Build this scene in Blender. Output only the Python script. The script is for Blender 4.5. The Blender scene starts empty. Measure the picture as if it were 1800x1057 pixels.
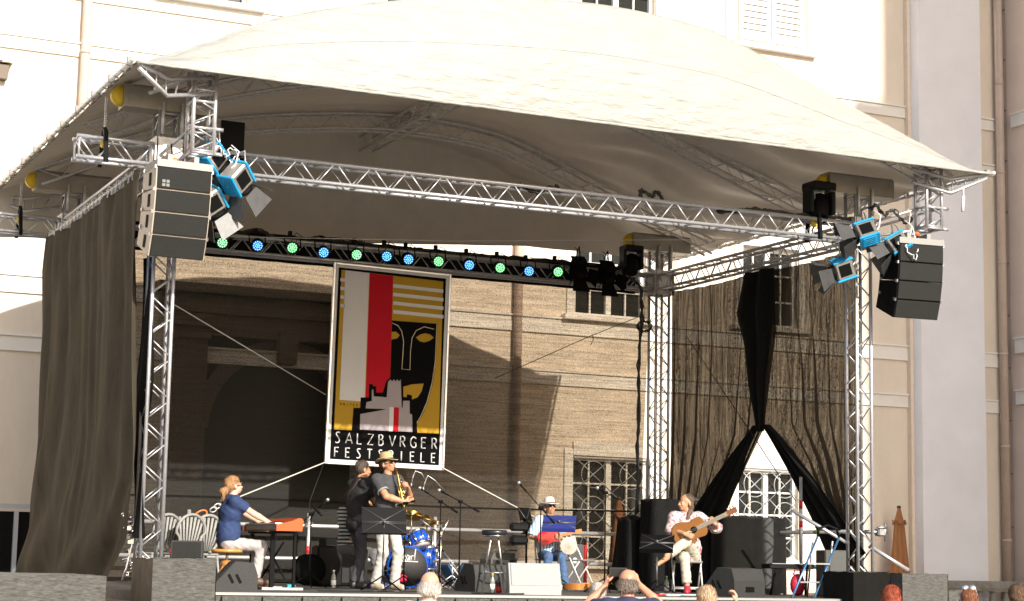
import bpy, math, random
import numpy as np
from mathutils import Vector as V, Matrix, Euler, Quaternion
random.seed(7); rng = np.random.default_rng(3)
sc = bpy.context.scene; COL = sc.collection; R = math.radians; PI = math.pi
# ------------------------------------------------ camera
CAM = V((-5.737, -22.216, 0.39))
cr = V((0.90351301, -0.42814812, 0.01879977)); cu = V((-0.07616501, -0.1172514, 0.99017726)); cf = V((0.42173823, 0.89606992, 0.13854807))
cd = bpy.data.cameras.new('camera'); cam = bpy.data.objects.new('camera', cd); COL.objects.link(cam)
cd.sensor_width = 36; cd.lens = 3.301 * 1000 / 1800 * 36; cd.clip_end = 2000; cd.clip_start = 0.1
m4 = Matrix.Identity(4)
for i in range(3): m4[i][0] = cr[i]; m4[i][1] = cu[i]; m4[i][2] = -cf[i]; m4[i][3] = CAM[i]
cam.matrix_world = m4; sc.camera = cam
def at(px, py, X=None, Y=None, Z=None):
    """world point on a plane, from a measurement in the photo"""
    r = cf + cr * ((px - 900) / 3301) + cu * ((528.5 - py) / 3301)
    t = (X - CAM.x) / r.x if X is not None else (Y - CAM.y) / r.y if Y is not None else (Z - CAM.z) / r.z
    return CAM + r * t
# ------------------------------------------------ light
SUN = V((0.10, -1, 0.50)).normalized()
w = bpy.data.worlds.new('World'); sc.world = w; w.use_nodes = True; nt = w.node_tree
bg = nt.nodes['Background']; sky = nt.nodes.new('ShaderNodeTexSky'); sky.sky_type = 'NISHITA'; sky.sun_disc = False
sky.sun_elevation = math.asin(SUN.z); sky.sun_rotation = math.atan2(SUN.x, SUN.y); sky.air_density = 1.0; sky.dust_density = 2.5
nt.links.new(sky.outputs[0], bg.inputs[0]); bg.inputs[1].default_value = 0.125
sd = bpy.data.lights.new('sun', 'SUN'); sd.energy = 4.6; sd.angle = R(0.53); sd.color = (1, 0.95, 0.87)
so = bpy.data.objects.new('sun', sd); COL.objects.link(so); so.rotation_euler = SUN.to_track_quat('Z', 'Y').to_euler(); so.location = (0, -30, 30)
sc.view_settings.view_transform = 'Standard'; sc.view_settings.look = 'None'; sc.view_settings.gamma = 1; sc.view_settings.exposure = 0.62
sc.render.engine = 'CYCLES'; sc.cycles.transparent_max_bounces = 24; sc.cycles.max_bounces = 8
# ------------------------------------------------ materials
MATS = {}
def mat(name, col=(.5, .5, .5), rough=.6, metal=0, var=0, scale=8, bump=0, bscale=40, bd=.02, stretch=(1, 1, 1), col2=None, coat=0, spec=.5, emit=None, estr=1, sheen=0, trans=0):
    if name in MATS: return MATS[name]
    m = bpy.data.materials.new(name); m.use_nodes = True; MATS[name] = m
    n = m.node_tree; b = n.nodes['Principled BSDF']; L = n.links.new
    b.inputs['Base Color'].default_value = (*col, 1); b.inputs['Roughness'].default_value = rough; b.inputs['Metallic'].default_value = metal
    b.inputs['Coat Weight'].default_value = coat; b.inputs['Specular IOR Level'].default_value = spec; b.inputs['Sheen Weight'].default_value = sheen
    b.inputs['Transmission Weight'].default_value = trans
    if emit: b.inputs['Emission Color'].default_value = (*emit, 1); b.inputs['Emission Strength'].default_value = estr
    if var or bump:
        tc = n.nodes.new('ShaderNodeTexCoord'); mp = n.nodes.new('ShaderNodeMapping'); mp.inputs['Scale'].default_value = stretch; L(tc.outputs['Object'], mp.inputs[0])
    if var:
        nz = n.nodes.new('ShaderNodeTexNoise'); nz.inputs['Scale'].default_value = scale; nz.inputs['Detail'].default_value = 6; nz.inputs['Roughness'].default_value = .65
        L(mp.outputs[0], nz.inputs[0]); cr_ = n.nodes.new('ShaderNodeValToRGB'); cr_.color_ramp.elements[0].position = .3; cr_.color_ramp.elements[1].position = .7
        c2 = col2 or tuple(c * (1 - var) for c in col); cr_.color_ramp.elements[0].color = (*c2, 1); cr_.color_ramp.elements[1].color = (*col, 1)
        L(nz.outputs[0], cr_.inputs[0]); L(cr_.outputs[0], b.inputs['Base Color'])
    if bump:
        nb = n.nodes.new('ShaderNodeTexNoise'); nb.inputs['Scale'].default_value = bscale; nb.inputs['Detail'].default_value = 5; L(mp.outputs[0], nb.inputs[0])
        bp = n.nodes.new('ShaderNodeBump'); bp.inputs['Strength'].default_value = bump; bp.inputs['Distance'].default_value = bd; L(nb.outputs[0], bp.inputs['Height']); L(bp.outputs[0], b.inputs['Normal'])
    return m
def stripes(name, c1, c2, freq, axis='Z', thr=.5, rough=.8, dist=.0):
    m = mat(name, c1, rough); n = m.node_tree; b = n.nodes['Principled BSDF']; L = n.links.new
    tc = n.nodes.new('ShaderNodeTexCoord'); wv = n.nodes.new('ShaderNodeTexWave'); wv.bands_direction = axis; wv.inputs['Scale'].default_value = freq; wv.inputs['Distortion'].default_value = dist
    L(tc.outputs['Object'], wv.inputs[0]); r = n.nodes.new('ShaderNodeValToRGB'); r.color_ramp.interpolation = 'CONSTANT'; r.color_ramp.elements[0].color = (*c1, 1); r.color_ramp.elements[1].color = (*c2, 1); r.color_ramp.elements[1].position = thr
    L(wv.outputs['Color'], r.inputs[0]); L(r.outputs[0], b.inputs['Base Color']); return m
plaster = mat('cream_plaster', (.81, .72, .61), .9, var=.15, scale=.8, bump=.3, bscale=60, stretch=(1.6, 1, .5))
trimwhite = mat('pale_trim', (.82, .79, .74), .85, var=.06, scale=3, bump=.1)
plinth_m = mat('plinth_stone', (.62, .49, .41), .9, var=.12, scale=2, bump=.3)
pillar_m = mat('bluish_white_plaster', (.82, .83, .88), .9, var=.09, scale=.9, bump=.2, bscale=50)
pink = mat('pink_plaster', (.84, .68, .57), .9, var=.1, scale=1.2, bump=.2)
stone = mat('weathered_stone', (.33, .31, .28), .9, var=.4, scale=5, bump=.6, bscale=20)
glass_dark = mat('dark_window_glass', (.02, .022, .02), .06, spec=.8)
alu = mat('aluminium', (.60, .60, .62), .38, .6, var=.25, scale=30)
alu2 = mat('brushed_aluminium_tube', (.72, .70, .67), .5, .35, var=.3, scale=20)
steel = mat('galvanised_steel', (.55, .55, .55), .45, 1, var=.3, scale=12)
chrome = mat('chrome', (.85, .85, .87), .12, 1)
black = mat('matt_black', (.006, .006, .006), .6, spec=.08)
blackp = mat('black_plastic', (.011, .011, .011), .45, var=.3, scale=30, spec=.15)
blackcloth = mat('black_molton_cloth', (.012, .0115, .010), .95, var=.35, scale=9, bump=.5, bscale=90, sheen=.05, spec=.1)
ply = mat('worn_black_paint', (.12, .115, .10), .75, var=.75, scale=34, bump=.4, bscale=60, stretch=(1, 1, 1.6))
cable_m = mat('black_cable', (.015, .015, .015), .5)
whitecable = mat('white_cable', (.7, .7, .7), .5)
yellow = mat('yellow_paint', (.75, .50, .02), .4); orange = mat('orange_plastic', (.85, .16, .02), .4); red = mat('red_plastic', (.65, .02, .02), .4)
green_m = mat('green_tape', (.25, .6, .05), .5); blue_p = mat('blue_paint', (.02, .30, .62), .35)
white_p = mat('white_plastic', (.8, .8, .78), .45, var=.08); wood = mat('varnished_wood', (.55, .22, .05), .3, var=.4, scale=10, stretch=(1, 8, 1))
# ------------------------------------------------ mesh helpers
class MB:
    def __init__(s): s.v = []; s.f = []; s.mi = []; s.sm = []; s.m = 0
    def add(s, vs, fs, smooth=False):
        o = len(s.v); s.v += [tuple(p) for p in vs]; s.f += [[i + o for i in q] for q in fs]; s.mi += [s.m] * len(fs); s.sm += [smooth] * len(fs); return s
    def box(s, c, d, rot=None, bev=0, top=(1, 1)):
        x, y, z = d[0] / 2, d[1] / 2, d[2] / 2; c = V(c)
        P = []
        if bev <= 0:
            for k in (-1, 1):
                t = top if k > 0 else (1, 1)
                P += [V((i * x * t[0], j * y * t[1], k * z)) for i, j in ((-1, -1), (1, -1), (1, 1), (-1, 1))]
            F = [(3, 2, 1, 0), (4, 5, 6, 7), (0, 1, 5, 4), (1, 2, 6, 5), (2, 3, 7, 6), (3, 0, 4, 7)]
        else:
            b = min(bev, x * .9, y * .9, z * .9); rings = [(z * -1, b), (-z + b, 0), (z - b, 0), (z, b)]
            for zz, q in rings:
                X, Y = x - q, y - q; e = b if q == 0 else 0.35 * b
                P += [V(p) + V((0, 0, zz)) for p in ((-X + e, -Y, 0), (X - e, -Y, 0), (X, -Y + e, 0), (X, Y - e, 0), (X - e, Y, 0), (-X + e, Y, 0), (-X, Y - e, 0), (-X, -Y + e, 0))]
            F = [tuple(range(7, -1, -1)), tuple(range(24, 32))]
            for k in range(3):
                for i in range(8): j = (i + 1) % 8; F.append((k * 8 + i, k * 8 + j, k * 8 + 8 + j, k * 8 + 8 + i))
        M = rot if rot is not None else None
        return s.add([(M @ p if M is not None else p) + c for p in P], F)
    def path(s, pts, r, n=8, closed=False, cap=True, flat=None):
        pts = [V(p) for p in pts]; N = len(pts); rr = r if hasattr(r, '__len__') else [r] * N
        vs = []; prev = None
        for i, p in enumerate(pts):
            a = pts[i - 1] if (i > 0 or closed) else p; b = pts[(i + 1) % N] if (i < N - 1 or closed) else p
            t = (b - a); t = t.normalized() if t.length > 1e-9 else V((0, 0, 1))
            if prev is None:
                u = t.orthogonal().normalized() if flat is None else (V(flat) - t * V(flat).dot(t)).normalized()
            else:
                u = prev - t * prev.dot(t); u = u.normalized() if u.length > 1e-6 else t.orthogonal().normalized()
            prev = u; w_ = t.cross(u)
            for k in range(n):
                an = 2 * PI * k / n + (PI / n if n == 4 else 0); vs.append(p + (u * math.cos(an) + w_ * math.sin(an)) * rr[i])
        fs = []
        for i in range(N if closed else N - 1):
            j = (i + 1) % N
            for k in range(n): l = (k + 1) % n; fs.append((i * n + k, i * n + l, j * n + l, j * n + k))
        if cap and not closed: fs += [tuple(range(n - 1, -1, -1)), tuple(range((N - 1) * n, N * n))]
        return s.add(vs, fs, n > 5)
    def tube(s, a, b, r, n=8, r2=None): return s.path([a, b], [r, r if r2 is None else r2], n)
    def lathe(s, prof, c=(0, 0, 0), n=20, rot=None, smooth=True, cap=True):
        vs = []; c = V(c)
        for r, z in prof:
            for k in range(n):
                a = 2 * PI * k / n; p = V((r * math.cos(a), r * math.sin(a), z)); vs.append((rot @ p if rot is not None else p) + c)
        fs = []
        for i in range(len(prof) - 1):
            for k in range(n): l = (k + 1) % n; fs.append((i * n + k, i * n + l, (i + 1) * n + l, (i + 1) * n + k))
        if cap: fs += [tuple(range(n - 1, -1, -1)), tuple(range((len(prof) - 1) * n, len(prof) * n))]
        return s.add(vs, fs, smooth)
    def ball(s, c, r, n=12, sq=(1, 1, 1)):
        k = n // 2; vs = []; fs = []; c = V(c)
        for i in range(k + 1):
            th = PI * i / k
            for j in range(n): a = 2 * PI * j / n; vs.append(c + V((math.sin(th) * math.cos(a) * sq[0], math.sin(th) * math.sin(a) * sq[1], math.cos(th) * sq[2])) * r)
        for i in range(k):
            for j in range(n): l = (j + 1) % n; fs.append((i * n + j, (i + 1) * n + j, (i + 1) * n + l, i * n + l))
        return s.add(vs, fs, True)
    def prism(s, poly, o, u, v, d):
        """polygon in the plane (u,v) at o, pushed along d"""
        o, u, v, d = V(o), V(u), V(v), V(d); n = len(poly)
        vs = [o + u * a + v * b for a, b in poly]; vs += [p + d for p in vs]
        return s.add(vs, [tuple(range(n)), tuple(range(2 * n - 1, n - 1, -1))] + [((i + 1) % n, i, i + n, (i + 1) % n + n) for i in range(n)])
    def grid(s, fn, nu, nv, smooth=True):
        vs = [fn(i / nu, j / nv) for j in range(nv + 1) for i in range(nu + 1)]
        return s.add(vs, [(j * (nu + 1) + i, j * (nu + 1) + i + 1, (j + 1) * (nu + 1) + i + 1, (j + 1) * (nu + 1) + i) for j in range(nv) for i in range(nu)], smooth)
    def build(s, name, ms, parent=None, world=False, solid=0):
        me = bpy.data.meshes.new(name); off = V(parent.location) if (world and parent) else V((0, 0, 0))
        me.from_pydata([(p[0] - off.x, p[1] - off.y, p[2] - off.z) for p in s.v], [], s.f)
        ms = ms if isinstance(ms, (list, tuple)) else [ms]
        for m in ms: me.materials.append(m)
        me.polygons.foreach_set('material_index', s.mi); me.polygons.foreach_set('use_smooth', s.sm); me.update()
        o = bpy.data.objects.new(name, me); COL.objects.link(o)
        if parent: o.parent = parent
        if solid: md = o.modifiers.new('solid', 'SOLIDIFY'); md.thickness = solid; md.offset = 0
        return o
def tag(o, label=None, cat=None, group=None, kind=None):
    if label: o['label'] = label
    if cat: o['category'] = cat
    if group: o['group'] = group
    if kind: o['kind'] = kind
    return o
def thing(name, label, cat, loc=(0, 0, 0), rz=0, group=None):
    o = bpy.data.objects.new(name, None); COL.objects.link(o); o.location = loc; o.rotation_euler = (0, 0, rz); o.empty_display_size = .2
    return tag(o, label, cat, group)
def copy_tree(o, parent=None):
    c = o.copy(); COL.objects.link(c)
    if parent: c.parent = parent
    for ch in list(o.children): copy_tree(ch, c)
    return c
def again(o, label, loc, rz=None):
    c = copy_tree(o); c['label'] = label; c.location = loc
    if rz is not None: c.rotation_euler[2] = rz
    return c
def rz3(a): return Matrix.Rotation(a, 3, 'Z')
def rx3(a): return Matrix.Rotation(a, 3, 'X')
def ry3(a): return Matrix.Rotation(a, 3, 'Y')
def frame3(d, up=(0, 0, 1)):
    """matrix whose local +Z runs along d"""
    z = V(d).normalized(); x = V(up).cross(z); x = x.normalized() if x.length > 1e-5 else z.orthogonal().normalized(); y = z.cross(x)
    return Matrix((x, y, z)).transposed()
# ------------------------------------------------ ground
G = -1.35
g = MB().grid(lambda u, v: V((-400 + 800 * u, -300 + 800 * v, G)), 8, 8, False).build('ground', mat('paving', (.20, .185, .165), .9, var=.3, scale=1.5, bump=.3)); tag(g, kind='structure')
# ------------------------------------------------ the building behind
YB = 11.5
def fx(px, py): p = at(px, py, Y=YB); return p.x, p.z
bld = thing('palace_building', 'cream plastered palace with string courses and tall windows behind the stage', 'building', (10, YB, G))
XW = at(1757, 600, Y=YB).x
holes = [(11.55, 13.2, 5.42, 7.1), (11.55, 13.3, .42, 2.55), (15.45, 16.95, .55, 2.45), (15.55, 16.95, 5.5, 7.2),
         (2.9, 4.42, 10.85, 13.4), (11.6, 13.35, 11.45, 14.2), (3.9, 6.9, G, 4.5), (7.25, 8.9, 11.3, 14), (-4.4, -2.9, 5.4, 7.2), (-4.4, -2.9, 10.4, 13.4)]
xs = sorted({-30, XW} | {h[0] for h in holes} | {h[1] for h in holes}); zs = sorted({G, .0, 21} | {h[2] for h in holes} | {h[3] for h in holes})
wl = MB(); D = .35
for i in range(len(xs) - 1):
    for j in range(len(zs) - 1):
        a, b, c, d = xs[i], xs[i + 1], zs[j], zs[j + 1]; cx_, cz_ = (a + b) / 2, (c + d) / 2
        if any(h[0] < cx_ < h[1] and h[2] < cz_ < h[3] for h in holes): continue
        wl.m = 1 if cz_ < 0.0 else 0
        wl.add([(a, YB, c), (b, YB, c), (b, YB, d), (a, YB, d)], [(0, 1, 2, 3)])
wl.m = 0
for h in holes:
    a, b, c, d = h
    wl.add([(a, YB, c), (a, YB + D, c), (a, YB + D, d), (a, YB, d), (b, YB, c), (b, YB + D, c), (b, YB + D, d), (b, YB, d)], [(0, 1, 2, 3), (7, 6, 5, 4), (3, 2, 6, 7), (1, 0, 4, 5)])
wl.add([(-30, YB, 21), (XW, YB, 21), (XW, YB + 14, 23), (-30, YB + 14, 23), (-30, YB + 14, G), (XW, YB + 14, G)], [(0, 1, 2, 3), (3, 2, 5, 4)])
wl.build('wall', [plaster, plinth_m], bld, True)
def band(z0, z1, x0=-30, x1=None, pr=.035, lip=.03):
    x1 = XW if x1 is None else x1; mb = MB()
    mb.box(((x0 + x1) / 2, YB - pr / 2 + .005, (z0 + z1) / 2), (x1 - x0, pr + .01, z1 - z0)); return mb
PL, PR = 18.42, 20.0
PL = fx(1598, 500)[0]; PR = fx(1708, 500)[0]
for z0, z1 in ((9.45, 9.66), (5.02, 5.30), (3.98, 4.22), (10.52, 10.74), (14.6, 14.9)):
    for x0, x1 in ((-30, PL - .06), (PR + .02, XW)):
        b_ = band(z0, z1, x0, x1); b_.box(((x0 + x1) / 2, YB - .03, z1 + .017), (x1 - x0, .09, .035)); b_.box(((x0 + x1) / 2, YB - .02, z0 - .012), (x1 - x0, .055, .024))
        b_.build('string_course', trimwhite, bld, True)
pb = MB(); pb.box(((PL + PR) / 2, YB - .2, 9.3), (PR - PL, .44, 21.3)); pb.build('buttress', pillar_m, bld, True)
pe = MB(); pe.box((PL - .045, YB - .06, 9.3), (.085, .16, 21.2)); pe.build('buttress_edge', mat('edge_plaster', (.80, .67, .55), .9, var=.1, bump=.2), bld, True)
def window(h, cols, rows, fr=.07, surround=True, grille=False, sill=True, shutter=False):
    a, b, c, d = h; y = YB + .16; w = MB(); W_, H_ = b - a, d - c
    w.box((a + fr / 2, y, (c + d) / 2), (fr, .09, H_)); w.box((b - fr / 2, y, (c + d) / 2), (fr, .09, H_)); w.box(((a + b) / 2, y, c + fr / 2), (W_ - 2 * fr, .088, fr)); w.box(((a + b) / 2, y, d - fr / 2), (W_ - 2 * fr, .088, fr))
    w.box(((a + b) / 2, y - .01, (c + d) / 2), (.12, .09, H_ - 2 * fr - .002))
    for i in range(1, cols):
        if i * 2 != cols: w.box((a + W_ * i / cols, y, (c + d) / 2), (.035, .05, H_ - 2 * fr - .004))
    for i in range(1, rows): w.box(((a + b) / 2, y, c + H_ * i / rows), (W_ - 2 * fr - .004, .045, .035))
    f = w.build('window', mat('white_window_paint', (.8, .8, .77), .5), bld, True)
    g_ = MB().box(((a + b) / 2, y + .05, (c + d) / 2), (W_, .012, H_)).build('pane', glass_dark, f); g_.data.transform(Matrix.Translation(-V(bld.location)))
    if surround:
        s_ = MB()
        s_.box((a - .11, YB - .025, (c + d) / 2), (.19, .05, H_ + .3)); s_.box((b + .11, YB - .025, (c + d) / 2), (.19, .05, H_ + .3)); s_.box(((a + b) / 2, YB - .03, d + .16), (W_ + .02, .06, .28))
        o = s_.build('surround', trimwhite, f); o.data.transform(Matrix.Translation(-V(bld.location)))
    if sill:
        o = MB().box(((a + b) / 2, YB - .07, c - .06), (W_ + .62, .24, .10)).build('sill', trimwhite, f); o.data.transform(Matrix.Translation(-V(bld.location)))
    if grille:
        gm = MB(); n = 3; ww = W_ / 2; yy = YB - .05
        for q in range(2):
            for k in range(3):
                x0, x1, z0, z1 = a + ww * q, a + ww * (q + 1), c + H_ * k / 3, c + H_ * (k + 1) / 3
                gm.tube((x0, yy, z0), (x1, yy, z1), .011, 6); gm.tube((x0, yy, z1), (x1, yy, z0), .011, 6)
        for cx2, cz2 in ((a + ww / 2, c + H_ / 6), (a + ww * 1.5, c + H_ / 6), (a + ww / 2, c + H_ * 5 / 6), (a + ww * 1.5, c + H_ * 5 / 6), (a + ww / 2, c + H_ / 2), (a + ww * 1.5, c + H_ / 2)):
            gm.path([(cx2 + .27 * math.cos(t * PI / 12), yy - .015, cz2 + .27 * math.sin(t * PI / 12)) for t in range(24)], .011, 6, closed=True)
        gm.box(((a + b) / 2, yy, c + .01), (W_, .02, .03)); gm.box(((a + b) / 2, yy, d - .02), (W_, .02, .03))
        o = gm.build('grille', mat('grey_iron', (.42, .42, .42), .5, .6), f); o.data.transform(Matrix.Translation(-V(bld.location)))
    return f
for i, h in enumerate(holes):
    if i == 6: continue
    if i in (1, 2): window(h, 4, 4, grille=True)
    else: window(h, 4, 3)
# shutters of the upper window
sh = (15.4, 17.1, 11.75, 14.3); sm = MB(); a, b, c, d = sh
for q in range(2):
    x0 = a + (b - a) / 2 * q + .02; x1 = a + (b - a) / 2 * (q + 1) - .02
    sm.box((x0 + .045, YB - .04, (c + d) / 2), (.09, .05, d - c)); sm.box((x1 - .045, YB - .04, (c + d) / 2), (.09, .05, d - c))
    sm.box(((x0 + x1) / 2, YB - .04, c + .06), (x1 - x0 - .18, .048, .12)); sm.box(((x0 + x1) / 2, YB - .04, d - .06), (x1 - x0 - .18, .048, .12))
    for k in range(17): sm.box(((x0 + x1) / 2, YB - .035, c + .17 + k * .138), (x1 - x0 - .18, .012, .15), rx3(-.35))
sm.build('shutter', mat('white_shutter_paint', (.82, .81, .78), .6), bld, True)
ss = MB(); ss.box((16.25, YB - .07, 11.62), (2.3, .2, .12)); ss.box((a - .2, YB - .03, 13), (.2, .06, 2.7)); ss.box((b + .2, YB - .03, 13), (.2, .06, 2.7)); ss.build('surround', trimwhite, bld, True)
# portal behind the scrim
pt = MB()
for x in (3.55, 7.25): pt.box((x, YB - .1, 1.75), (.62, .22, 6.2)); pt.box((x, YB - .14, 4.72), (.78, .32, .22)); pt.box((x, YB - .14, 4.42), (.7, .28, .08))
pt.box((5.4, YB - .12, 5.02), (4.9, .3, .32)); pt.box((5.4, YB - .2, 5.30), (5.1, .46, .16)); pt.box((5.4, YB - .1, 4.66), (3.2, .2, .40)); pt.box((5.4, YB - .16, 4.3), (.3, .3, .6), top=(1.25, 1))
arc_o = [(5.4 + 1.72 * math.cos(PI - t * PI / 20), 2.75 + 1.72 * math.sin(PI - t * PI / 20)) for t in range(21)]; arc_i = [(5.4 + 1.42 * math.cos(PI - t * PI / 20), 2.75 + 1.42 * math.sin(PI - t * PI / 20)) for t in range(21)]
for k in range(20): pt.prism([(x, z) for x, z in (arc_o[k], arc_o[k + 1], arc_i[k + 1], arc_i[k])], (0, YB - .02, 0), (1, 0, 0), (0, 0, 1), (0, .3, 0))
top = [(3.9, 4.5)] + [(6.9, 4.5)]; pt.build('portal', mat('shaded_portal_stone', (.15, .12, .09), .9, var=.25, scale=3, bump=.4), bld, True)  # stone colour darkened to deepen the shade behind the scrim
pd = MB(); pd.box((5.4, YB + .33, 1.6), (3.0, .04, 5.9)); pd.build('doorway', mat('shaded_doorway', (.012, .009, .006), .6, var=.4, scale=4), bld, True)  # near-black panel paints the dark of the shaded opening
def downpipe(px, y0, r, label, par):
    x = fx(px, 600)[0] if px > 200 else fx(px, 100)[0]
    q = MB(); q.tube((x, YB - r - .05, G), (x, YB - r - .05, 20.5), r, 14)
    for z in np.arange(-1, 20, 2.1): q.lathe([(r + .012, -.03), (r + .012, .03)], (x, YB - r - .05, z), 14)
    return q.build('downpipe', mat('beige_pipe_paint', (.58, .46, .38), .5, var=.15, scale=4), par, True)
downpipe(147, 0, .085, '', bld); downpipe(905, 0, .085, '', bld); dp = downpipe(1756, 0, .10, '', bld)
lc = MB(); xw = fx(1770, 600)[0]; lc.tube((xw - .02, YB - .16, G), (xw - .02, YB - .16, 20), .015, 6)
for z in np.arange(-1, 20, 1.2): lc.box((xw - .02, YB - .13, z), (.05, .07, .03))
lc.build('lightning_cable', steel, bld, True)
# wall lamp bracket at the left edge
# side wing
wing = thing('side_wing', 'pinkish plastered wing with string courses, meeting the palace at the right edge', 'building', (XW + 4, YB - 8, G))
XV = XW + .18; YE = -22.5
wg = MB(); wg.box((XV + 5, (YB + YE) / 2 + 7, (42 + G) / 2), (10, YB - YE + 14, 42 - G)); wg.box((XV + 5, YE - 2.5, (28 + G) / 2), (10, 5, 28 - G)); wg.box((XV + 4.6, YE - 2.9, 27.5), (10.8, 5.8, .6))
wg.build('wall', pink, wing, True)
for z0, z1 in ((5.30, 5.62), (4.14, 4.44), (10.52, 10.8)):
    q = MB(); q.box((XV - .04, -6.9, (z0 + z1) / 2), (.09, 36, z1 - z0)); q.box((XV - .05, -6.9, z1 + .02), (.16, 36, .04)); q.build('string_course', trimwhite, wing, True)
for Y in (8.6, 5.2):
    for z in (-.1, 6.2):
        q = MB(); q.box((XV - .03, Y, z + 1.5), (.08, 1.7, 3.0)); q.box((XV - .1, Y, z + 3.1), (.24, 2.2, .12)); q.box((XV - .1, Y, z - .05), (.2, 1.9, .1)); f = q.build('window_surround', trimwhite, wing, True)
        q = MB(); q.box((XV - .075, Y, z + 1.5), (.02, 1.2, 2.6)); q.build('window', mat('pale_blind', (.5, .46, .42), .6), wing, True)
# balustrade at the right foot of the palace
bal = thing('stone_balustrade', 'weathered grey stone balustrade at the foot of the bluish buttress', 'balustrade', (20, 10.6, G))
q = MB(); q.box((20.2, 10.7, .12), (6, .34, .16)); q.box((20.2, 10.7, .01), (6, .26, .06)); q.build('coping', stone, bal, True)
q = MB(); q.box((20.2, 10.7, -1.0), (6, .34, .7)); q.build('base', stone, bal, True)
for k in range(16):
    q = MB(); q.lathe([(.09, -.66), (.05, -.6), (.1, -.4), (.11, -.3), (.05, -.08), (.09, -.02)], (17.5 + k * .36, 10.7, 0), 10); q.build('baluster', stone, bal, True)
# iron gate, left
gate = thing('framed_dark_gate', 'dark panelled gate in a pale metal frame left of the hanging curtain', 'gate', (-.6, YB - 1.2, G))
q = MB(); x0 = at(-30, 900, Y=YB - 1.2).x; x1 = at(62, 900, Y=YB - 1.2).x + .6; zt = at(30, 890, Y=YB - 1.2).z
q.box(((x0 + x1) / 2, YB - 1.2, zt), (x1 - x0, .08, .07)); xm = at(26, 950, Y=YB - 1.2).x; q.box((xm, YB - 1.2, (zt + G) / 2 - .04), (.07, .08, zt - G - .08)); q.build('frame', mat('grey_blue_frame', (.45, .47, .52), .5), gate, True)
q = MB(); q.box(((x0 + x1) / 2, YB - 1.15, (zt + G) / 2 - .04), (x1 - x0 - .02, .03, zt - G - .1)); q.build('panel', black, gate, True)
# lantern bracket on wall at far left
lan = thing('wall_lantern', 'small dark wall lantern high on the facade at the left edge', 'lantern', at(3, 118, Y=YB - .1))
q = MB(); q.box((0, 0, .06), (.34, .34, .03), top=(.7, .7)); q.box((0, 0, -.1), (.2, .2, .26), top=(1.15, 1.15)); q.tube((-.3, .2, .1), (0, 0, .12), .02, 6); q.build('lantern_body', mat('dark_bronze', (.10, .08, .06), .5, .5), lan)
# ------------------------------------------------ trusses
TS = .30
def truss_mesh(th, path, nrm, bi, size=TS, pitch=.5, rc=.025, rb=.0095, ends=True, m=None, chords=True, face='all'):
    """path: list of centre points; nrm, bi: unit vectors (lists) of the section"""
    m = m or alu; h = size / 2 - rc
    P = [V(p) for p in path]; N = len(P)
    cor = [[P[i] + V(nrm[i]) * h * a + V(bi[i]) * h * b for i in range(N)] for a, b in ((1, 1), (1, -1), (-1, -1), (-1, 1))]
    for c in cor: MB().path(c, rc, 10).build('chord', m, th, True)
    L = [0]
    for i in range(1, N): L.append(L[-1] + (P[i] - P[i - 1]).length)
    def smp(c, s):
        s = max(0, min(L[-1], s))
        for i in range(1, N):
            if s <= L[i] + 1e-9: return c[i - 1].lerp(c[i], (s - L[i - 1]) / max(1e-9, L[i] - L[i - 1]))
        return c[-1]
    k = max(2, int(round(L[-1] / (pitch / 2)))); st = L[-1] / k; br = MB()
    for q in range(4):
        c1, c2 = cor[q], cor[(q + 1) % 4]
        for i in range(k):
            a, b = (c1, c2) if (i + (q > 1)) % 2 == 0 else (c2, c1)
            br.tube(smp(a, i * st + .02), smp(b, (i + 1) * st - .02), rb, 6)
    if ends:
        for e in (0.03, L[-1] - .03):
            for q in range(4): br.tube(smp(cor[q], e), smp(cor[(q + 1) % 4], e), rb * 1.4, 6)
    br.build('bracing', m, th, True)
def straight_truss(name, label, p0, p1, group=None, cat='truss', size=TS, pitch=.5, m=None, n=None):
    p0, p1 = V(p0), V(p1); d = (p1 - p0).normalized(); n = V(n) if n is not None else (V((0, 0, 1)) if abs(d.z) < .9 else V((0, 1, 0))); b = d.cross(n).normalized(); n = b.cross(d)
    th = thing(name, label, cat, p0, group=group); truss_mesh(th, [p0, p1], [n, n], [b, b], size, pitch, m=m); return th
W, DD = 10.26, 5.8; ZB = 5.08; ZC = ZB + TS / 2 + .0
gT = 'aluminium towers carrying the stage roof'
towers = {}
lean = (.0, 0, 0)
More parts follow.
